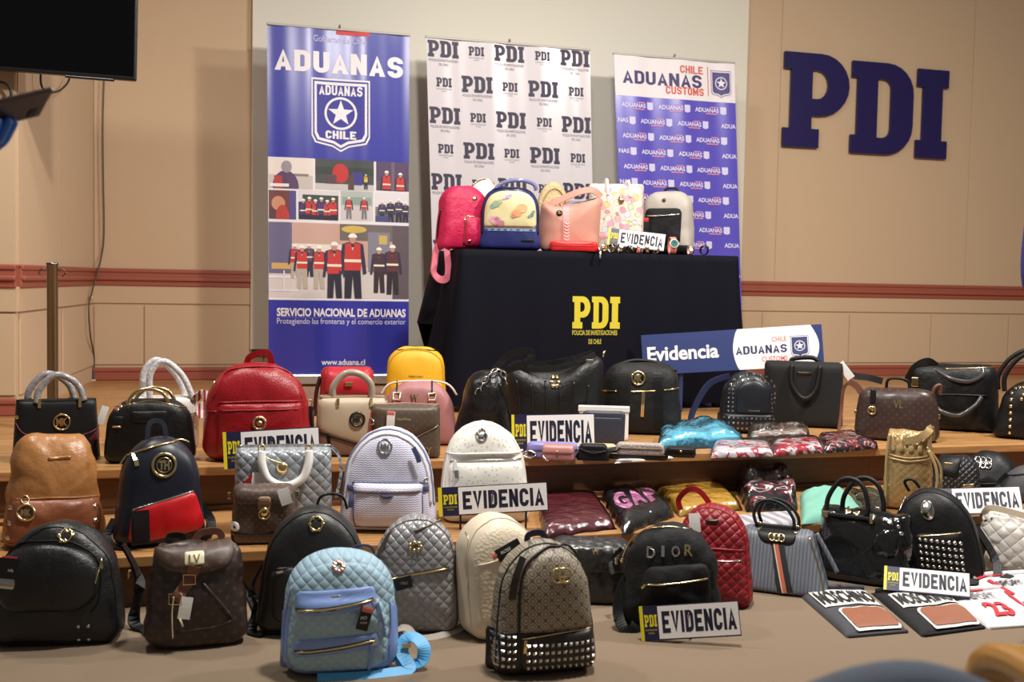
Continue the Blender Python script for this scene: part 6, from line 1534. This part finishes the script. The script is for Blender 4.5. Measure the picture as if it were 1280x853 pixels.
b.strap('shoulder_strap', [(-36, -4, 58), (-24, -6, 60), (-8, -6, 68), (12, -6, 76), (28, -4, 78), (38, -2, 70)], 8, 2, pl_, up=(0, -1, .3))
t = b.band('braided_tab', [(-6, 62), (-5, 40), (-4, 4)], 8, 1.6, M('rose_tab', (232, 150, 150), .45), .6)
for i in range(8): b.line('braid', [(-7, 8+i*4), (-4, 6+i*4), (-1, 8+i*4)], .9, M('braid_cord', (236, 196, 180), .5), 1.6, t)
b.disc('ring_stud', -14, 48, 4, 1, DKM)
b.pocket('dark_opening', [(-6, 60, 2), (30, 66, 2), (34, 70, 2), (10, 62, 2)], .6, M('dark_lining', (60, 30, 34), .7))
fl_ = M('cream_floral_canvas', (228, 214, 196), .55, pat='floral', s=.042)
b = TBag('handbag', 'cream floral tote with curved handles in the middle of the table', 'handbag', 770, .14, 68, 88, 38, fl_, tw=1.02, rt=.04, rb=.06, e=16, puff=.08, roll=-.02)
b.disc('gold_badge', 6, 66, 5, 1.4, GOLD, .8); b.tube('handle', [(-14, -10, 84), (-12, -14, 92), (-11, -16, 84), (-10, -18, 72)], 2, M('cream_handle', (232, 224, 206), .5)); b.tube('handle', [(12, -10, 84), (15, -14, 90), (17, -16, 80), (18, -18, 70)], 2, M('cream_handle', (232, 224, 206), .5))
b = TBag('backpack', 'grey backpack with black front pocket at the right end of the table', 'backpack', 834, .12, 68, 80, 40, M('light_grey_nylon', (172, 164, 154), .55, grain=.15), tw=.90, rt=.3, rb=.08, turn=-12, puff=.2)
b.pocket('front_pocket', [(-28, 12, 4), (20, 12, 4), (21, 58, 6), (-26, 58, 6)], 6, cnv); b.pocket('black_base', [(-34, 1, 3), (34, 1, 3), (34, 12, 2), (-34, 12, 2)], 2, cnv)
b.zipper([(-22, 48), (0, 48), (19, 50)], 1.2, SILV); b.tagcard('price_tag', -24, 34, 11, 24, 0, BKC, lift=3); b.tagcard('tag_red', -24, 43, 9, 5, 0, M('tag_red', (200, 60, 70), .4), lift=4); b.tube('top_handle', [(-8, 6, 78), (-4, 6, 84), (8, 6, 84), (12, 6, 78)], 1.6, BLK); b.disc('badge', -2, 68, 2.4, 1, DKM)
b = TBag('wallet', 'long red wallet lying at the front edge of the table', 'wallet', 717, .015, 62, 13, 18, M('red_wallet_leather', (206, 34, 36), .36), tw=.98, rt=.06, rb=.06, e=14, puff=.1, group=GW, cz=.5); b.line('seam', [(-30, 7), (0, 7), (30, 7)], .6, M('red_trim', (168, 24, 36), .4)); b.tube('tassel', [(31, -6, 5), (33, -10, 0), (33, -12, -8)], 1.6, SILV)
_o = atz
pS = aty(794, 318, YT0+.045); pS.z = ZT+.004
atz = lambda a, b_, c: pS
evid('small tilted EVIDENCIA sign among watches on the table', 794, 0, 0, 71, 22, -6, 12, lift=3)
atz = _o
# ---- watches
GWt = 'watches on the table'
def watch(label, px, dy, R, case, strap, dial, tilt, turn):
    p = aty(px, 318, YT0+dy); u = upx(p); o = empty('wristwatch', (p.x, p.y, ZT+.004), turn); tag(o, label, 'watch', GWt)
    R *= u
    Mx = Matrix.Rotation(math.radians(tilt), 3, 'X')
    lo = 0
    ring = [Mx @ Vector((0, -math.cos(a)*R, math.sin(a)*R)) for a in [i*2*math.pi/20 for i in range(20)]]
    Mz = Matrix.Rotation(.0, 3, 'Z')
    V, Fc = sweep(ring, flat(R*.16, R*.72), True, (1, 0, 0)); lo = min(v.z for v in V)
    mk('strap', [v-Vector((0, 0, lo)) for v in V], Fc, strap, o)
    n = Mx @ Vector((0, -1, 0)); c = n*R*1.02-Vector((0, 0, lo)); q = n.to_track_quat('Z', 'Y').to_matrix()
    v, f_ = lathe([(0, -.12*R), (.55*R, -.12*R), (.6*R, 0), (.55*R, .16*R), (.46*R, .18*R)], 24); cs = mk('case', [q @ Vector(k)+c for k in v], f_, case, o)
    v, f_ = lathe([(.47*R, .15*R), (0, .15*R)], 24); d = mk('dial', [q @ Vector(k)+c for k in v], f_, dial, o)
    V, Fc = sweep([q @ Vector((0, 0, .17*R))+c, q @ Vector((.25*R, .2*R, .17*R))+c], circ(.03*R, 4)); mk('hand', V, Fc, BLK, d); V, Fc = sweep([q @ Vector((0, 0, .17*R))+c, q @ Vector((-.1*R, .36*R, .17*R))+c], circ(.025*R, 4)); mk('hand', V, Fc, BLK, d)
    V, Fc = sweep([q @ Vector((.58*R, 0, 0))+c, q @ Vector((.68*R, 0, 0))+c], circ(.07*R, 8)); mk('crown', V, Fc, case, o)
coral = M('coral_strap', (226, 140, 130), .45); wdl = M('white_dial', (236, 234, 230), .3); tdl = M('teal_dial', (60, 110, 116), .3); bdl = M('black_dial', (20, 20, 22), .25)
watch('coral-rimmed wristwatch with teal dial standing on the table', 840, .03, 10, M('ivory_case', (226, 214, 196), .4), coral, tdl, -12, -.2)
wl = [('gold wristwatch nearest the red wallet on the table', 754, GOLD, GOLD, wdl), ('gold wristwatch second from the red wallet', 764, GOLD, SILV, bdl), ('silver wristwatch under the left end of the table sign', 775, SILV, SILV, wdl), ('silver wristwatch with black dial under the table sign', 787, SILV, BLK, bdl), ('rose wristwatch under the middle of the table sign', 798, M('rose_gold', (226, 180, 160), .25, .9), coral, wdl), ('gold wristwatch with white dial under the table sign', 809, GOLD, GOLD, wdl), ('silver wristwatch under the right end of the table sign', 820, SILV, SILV, bdl), ('pink strapped wristwatch right of the coral-rimmed one', 862, GOLD, M('pink_strap', (222, 176, 168), .5), wdl), ('dark wristwatch at the right end of the table edge', 880, DKM, BLK, bdl)]
for i, (lb, px, c_, s_, d_) in enumerate(wl): watch(lb, px, .012+.004*(i % 2), 4.4+.5*(i % 3), c_, s_, d_, -50+13*(i % 4), (-.5, .4, -.1, .6, -.3)[i % 5])
# ================================================================== chairs in front of the camera
m_up = M('blue_grey_upholstery', (92, 102, 118), .9, pat='dots', s=.03, col2=(110, 90, 104), st=.4, grain=.3)
m_arm = M('varnished_beech', (206, 148, 62), .22, grain=.05)
def chair(label, cx, cy, rz, top, arms=True, kw=1.0):
    o = empty('armchair', (cx, cy, 0), rz); tag(o, label, 'chair', 'audience chairs')
    lp = rpoly([(-.22, .40, .05), (.22, .40, .05), (.215, top-.10, .12), (.09, top, .12), (-.09, top, .12), (-.215, top-.10, .12)]); lp = resample(lp, 48); c = Vector((0, .58)); V = []; Fc = []
    S = [(.3, -.045), (.7, -.043), (.9, -.036), (.97, -.024), (1, 0), (.97, .024), (.9, .034), (.6, .038)]
    for s_, y in S:
        for p in lp: q = c+(p-c)*s_; V.append((q.x, y-.12*(q.y-.4), q.y))
    n = 48
    for k in range(len(S)-1):
        for i in range(n): Fc.append((k*n+i, k*n+(i+1) % n, (k+1)*n+(i+1) % n, (k+1)*n+i))
    Fc += [tuple(range(n-1, -1, -1)), tuple(range((len(S)-1)*n, len(S)*n))]
    mk('backrest', V, Fc, m_up, o)
    box('seat', -.23, .23, .03, .48, .38, .46, m_up, o, .03)
    for sx in (-1, 1):
        for y in (.0, .45): tube('leg', [(sx*.215, y, .40), (sx*.22, y, .2), (sx*.225, y+(.02 if y else -.03), 0)], .016, m_arm, o, sm=2)
        if arms:
            tube('arm_post', [(sx*.245, .42, .38), (sx*.25, .42, .55)], .016, m_arm, o, sm=1)
            V, Fc = sweep(cr([(sx*.255, -.05, .60), (sx*.26, .15, .615), (sx*.26, .34, .61), (sx*.26, .46, .58), (sx*.258, .50, .53)], 6), [(-.028, -.012), (-.02, -.018), (.02, -.018), (.028, -.012), (.028, .008), (.018, .016), (-.018, .016), (-.028, .008)], up=(0, .3, 1)); mk('armrest', V, Fc, m_arm, o)
    o.scale = (kw, 1, 1)
    return o
d = ray(1162, 828); t_ = .98; p = CAM+d*(t_/d.dot(_F)); hz = p.z-.012
chair('blurred blue grey upholstered chair back at the bottom right', p.x+.02, p.y+.06, -.38, hz, False, .80)
d = ray(1256, 820); p = CAM+d*(1.36/d.dot(_F))
# armrest front end of the neighbouring chair reaches into the corner
a_ = -.35; q = Matrix.Rotation(a_, 3, 'Z') @ Vector((-.26, .44, 0))
ch = chair('chair with curved varnished wooden armrest at the bottom right corner', p.x-q.x, p.y-q.y, a_, .78)
ch.location.z = 0

# ================================================================== people at the frame edges
def figure(name, label, joints, edges, paint, root_key, loc, rz):
    """one continuous skinned body; paint(co) -> material index"""
    keys = list(joints); ix = {k: i for i, k in enumerate(keys)}
    me = bpy.data.meshes.new(name); me.from_pydata([joints[k][0] for k in keys], [(ix[a], ix[b]) for a, b in edges], [])
    ob = bpy.data.objects.new(name, me); C.objects.link(ob)
    sk = ob.modifiers.new('skin', 'SKIN'); sk.use_smooth_shade = True
    for i, k in enumerate(keys):
        r = joints[k][1]; me.skin_vertices[0].data[i].radius = r if isinstance(r, tuple) else (r, r)
    me.skin_vertices[0].data[ix[root_key]].use_root = True
    ob.modifiers.new('sub', 'SUBSURF').levels = 2
    dg = bpy.context.evaluated_depsgraph_get(); dg.update()
    m2 = bpy.data.meshes.new_from_object(ob.evaluated_get(dg)); bpy.data.objects.remove(ob)
    m2.name = name
    for mt in paint[0]: m2.materials.append(mt)
    for p_ in m2.polygons: p_.material_index = paint[1](p_.center); p_.use_smooth = True
    o = bpy.data.objects.new(name, m2); C.objects.link(o); o.location = loc; o.rotation_euler = (0, 0, rz)
    tag(o, label, 'person', 'people at the frame edges'); return o
skin = M('skin', (190, 140, 112), .5); jac = M('blue_jacket', (26, 30, 98), .55, grain=.2); trs = M('dark_trousers', (34, 36, 46), .8); shoe = M('black_shoes', (18, 18, 18), .4); hair = M('dark_hair', (30, 22, 18), .6); glove = M('blue_nitrile', (66, 124, 214), .35)
def body(handR, elbR, handL, elbL, tipR):
    J = {'pel': ((0, 0, .95), (.16, .12)), 'waist': ((0, 0, 1.08), (.14, .11)), 'chest': ((0, 0, 1.30), (.17, .12)), 'neck0': ((0, 0, 1.46), (.07, .065)), 'neck': ((0, -.01, 1.52), .055), 'head0': ((0, -.02, 1.60), (.075, .09)), 'head1': ((0, -.02, 1.70), (.08, .095)), 'head2': ((0, -.01, 1.76), (.05, .06)),
         'shR': ((.19, 0, 1.40), .065), 'elR': (elbR, .05), 'wrR': (handR, .033), 'pmR': (tipR, (.042, .024)),
         'shL': ((-.19, 0, 1.40), .065), 'elL': (elbL, .05), 'wrL': (handL, .033), 'pmL': (tuple(Vector(handL)+(Vector(handL)-Vector(elbL)).normalized()*.08), (.042, .024)),
         'hipR': ((.10, 0, .88), .095), 'knR': ((.11, -.02, .50), .06), 'anR': ((.11, .02, .09), .042), 'toR': ((.12, -.15, .04), (.045, .035)),
         'hipL': ((-.10, 0, .88), .095), 'knL': ((-.11, -.02, .50), .06), 'anL': ((-.11, .02, .09), .042), 'toL': ((-.12, -.15, .04), (.045, .035))}
    Ed = [('pel', 'waist'), ('waist', 'chest'), ('chest', 'neck0'), ('neck0', 'neck'), ('neck', 'head0'), ('head0', 'head1'), ('head1', 'head2'), ('chest', 'shR'), ('shR', 'elR'), ('elR', 'wrR'), ('wrR', 'pmR'), ('chest', 'shL'), ('shL', 'elL'), ('elL', 'wrL'), ('wrL', 'pmL'), ('pel', 'hipR'), ('hipR', 'knR'), ('knR', 'anR'), ('anR', 'toR'), ('pel', 'hipL'), ('hipL', 'knL'), ('knL', 'anL'), ('anL', 'toL')]
    for sd in 'RL':
        wv = Vector(J['wr'+sd][0]); pm = Vector(J['pm'+sd][0]); dr = (pm-wv).normalized(); sv = dr.cross(Vector((0, 0, 1))).normalized(); dn = sv.cross(dr)
        for i, (off, ln) in enumerate(((-.03, .062), (-.01, .074), (.011, .068), (.03, .052))):
            a = pm+dr*.028+sv*off; b_ = a+dr*ln*.55+dn*.012; c_ = b_+dr*ln*.35+dn*.034
            for n_, v_, r_ in (('a', a, .0105), ('b', b_, .0095), ('c', c_, .008)): J['f%s%d%s' % (sd, i, n_)] = (tuple(v_), r_)
            Ed += [('pm'+sd, 'f%s%da' % (sd, i)), ('f%s%da' % (sd, i), 'f%s%db' % (sd, i)), ('f%s%db' % (sd, i), 'f%s%dc' % (sd, i))]
        a = wv+dr*.03-sv*.042; b_ = a+dr*.045-sv*.02+dn*.02; J['t%sa' % sd] = (tuple(a), .013); J['t%sb' % sd] = (tuple(b_), .010); Ed += [('pm'+sd, 't%sa' % sd), ('t%sa' % sd, 't%sb' % sd)]
    return J, Ed
def painter(J, handmat):
    pts = [(k, Vector(v[0])) for k, v in J.items()]
    def f_(c_):
        k = min(pts, key=lambda q: (q[1]-c_).length)[0]
        if k.startswith(('pm', 'f', 't')) and k not in ('toR', 'toL') or k.startswith('wr'): return handmat
        if k in ('toR', 'toL', 'anR', 'anL') and c_.z < .1: return 3
        if c_.z < .93: return 2
        if c_.z > 1.50: return 4 if (c_.z > 1.70 or (c_.y > .03 and c_.z > 1.56)) else 0
        return 1
    return ([skin, jac, trs, shoe, hair, glove], f_)
# person in blue at the right edge: only the bent elbow shows
J, Ed = body((.06, -.34, 1.22), (.30, -.06, 1.02), (-.06, -.34, 1.16), (-.33, -.05, 1.02), (.03, -.42, 1.24))
d = ray(1291, 338); p = CAM+d*(3.1/d.dot(_F)); a_ = .25
el = Matrix.Rotation(a_, 3, 'Z') @ Vector((-.34, -.05, 0))
o = figure('person', 'person in a blue jacket at the right edge, only an elbow showing', J, Ed, painter(J, 0), 'pel', (p.x-el.x, p.y-el.y, 0), a_)
# person at the left edge reaching in with a blue-gloved hand and a phone
J, Ed = body((.34, -.42, 1.20), (.30, -.16, 1.12), (-.2, -.2, 1.0), (-.3, .02, 1.12), (.42, -.43, 1.215))
d = ray(-46, 150); p = CAM+d*(1.75/d.dot(_F)); a_ = .12
hd = Matrix.Rotation(a_, 3, 'Z') @ Vector((.43, -.43, 0))
o = figure('person', 'person at the left edge reaching in with a blue-gloved hand', J, Ed, painter(J, 5), 'pel', (p.x-hd.x, p.y-hd.y, p.z-1.22), a_)
o.location.z = 0
dz = p.z-1.22
hp = Vector((p.x, p.y, 1.22)); 
d1 = ray(2, 140); d2 = ray(57, 127)
A = CAM+d1*(1.74/d1.dot(_F)); B = CAM+d2*(1.80/d2.dot(_F)); ax = (B-A).normalized(); A = B-ax*.15
ph = empty('mobile_phone', (A+B)/2); tag(ph, 'dark mobile phone held out by the blue-gloved hand', 'phone')
nv = (CAM-B).normalized(); sd = ax.cross(nv).normalized(); up2 = (sd*.42+nv*-.9).normalized(); up2 = (up2-ax*up2.dot(ax)).normalized(); n2 = ax.cross(up2).normalized()
def bxp(nm, x0, x1, y0, y1, z0, z1, mat, bev):
    v, f_ = boxm(x0, x1, y0, y1, z0, z1, bev); mk(nm, [ax*q_[0]+up2*q_[1]+n2*q_[2] for q_ in v], f_, mat, ph, False)
bxp('case', -.075, .075, -.036, .036, -.004, .004, M('phone_case', (70, 52, 44), .3, .4), .003); bxp('screen', -.07, .07, -.032, .032, .0035, .0046, m_tvs, 0); bxp('camera_lens', .045, .06, .008, .026, -.0055, -.0038, BLK, .001)
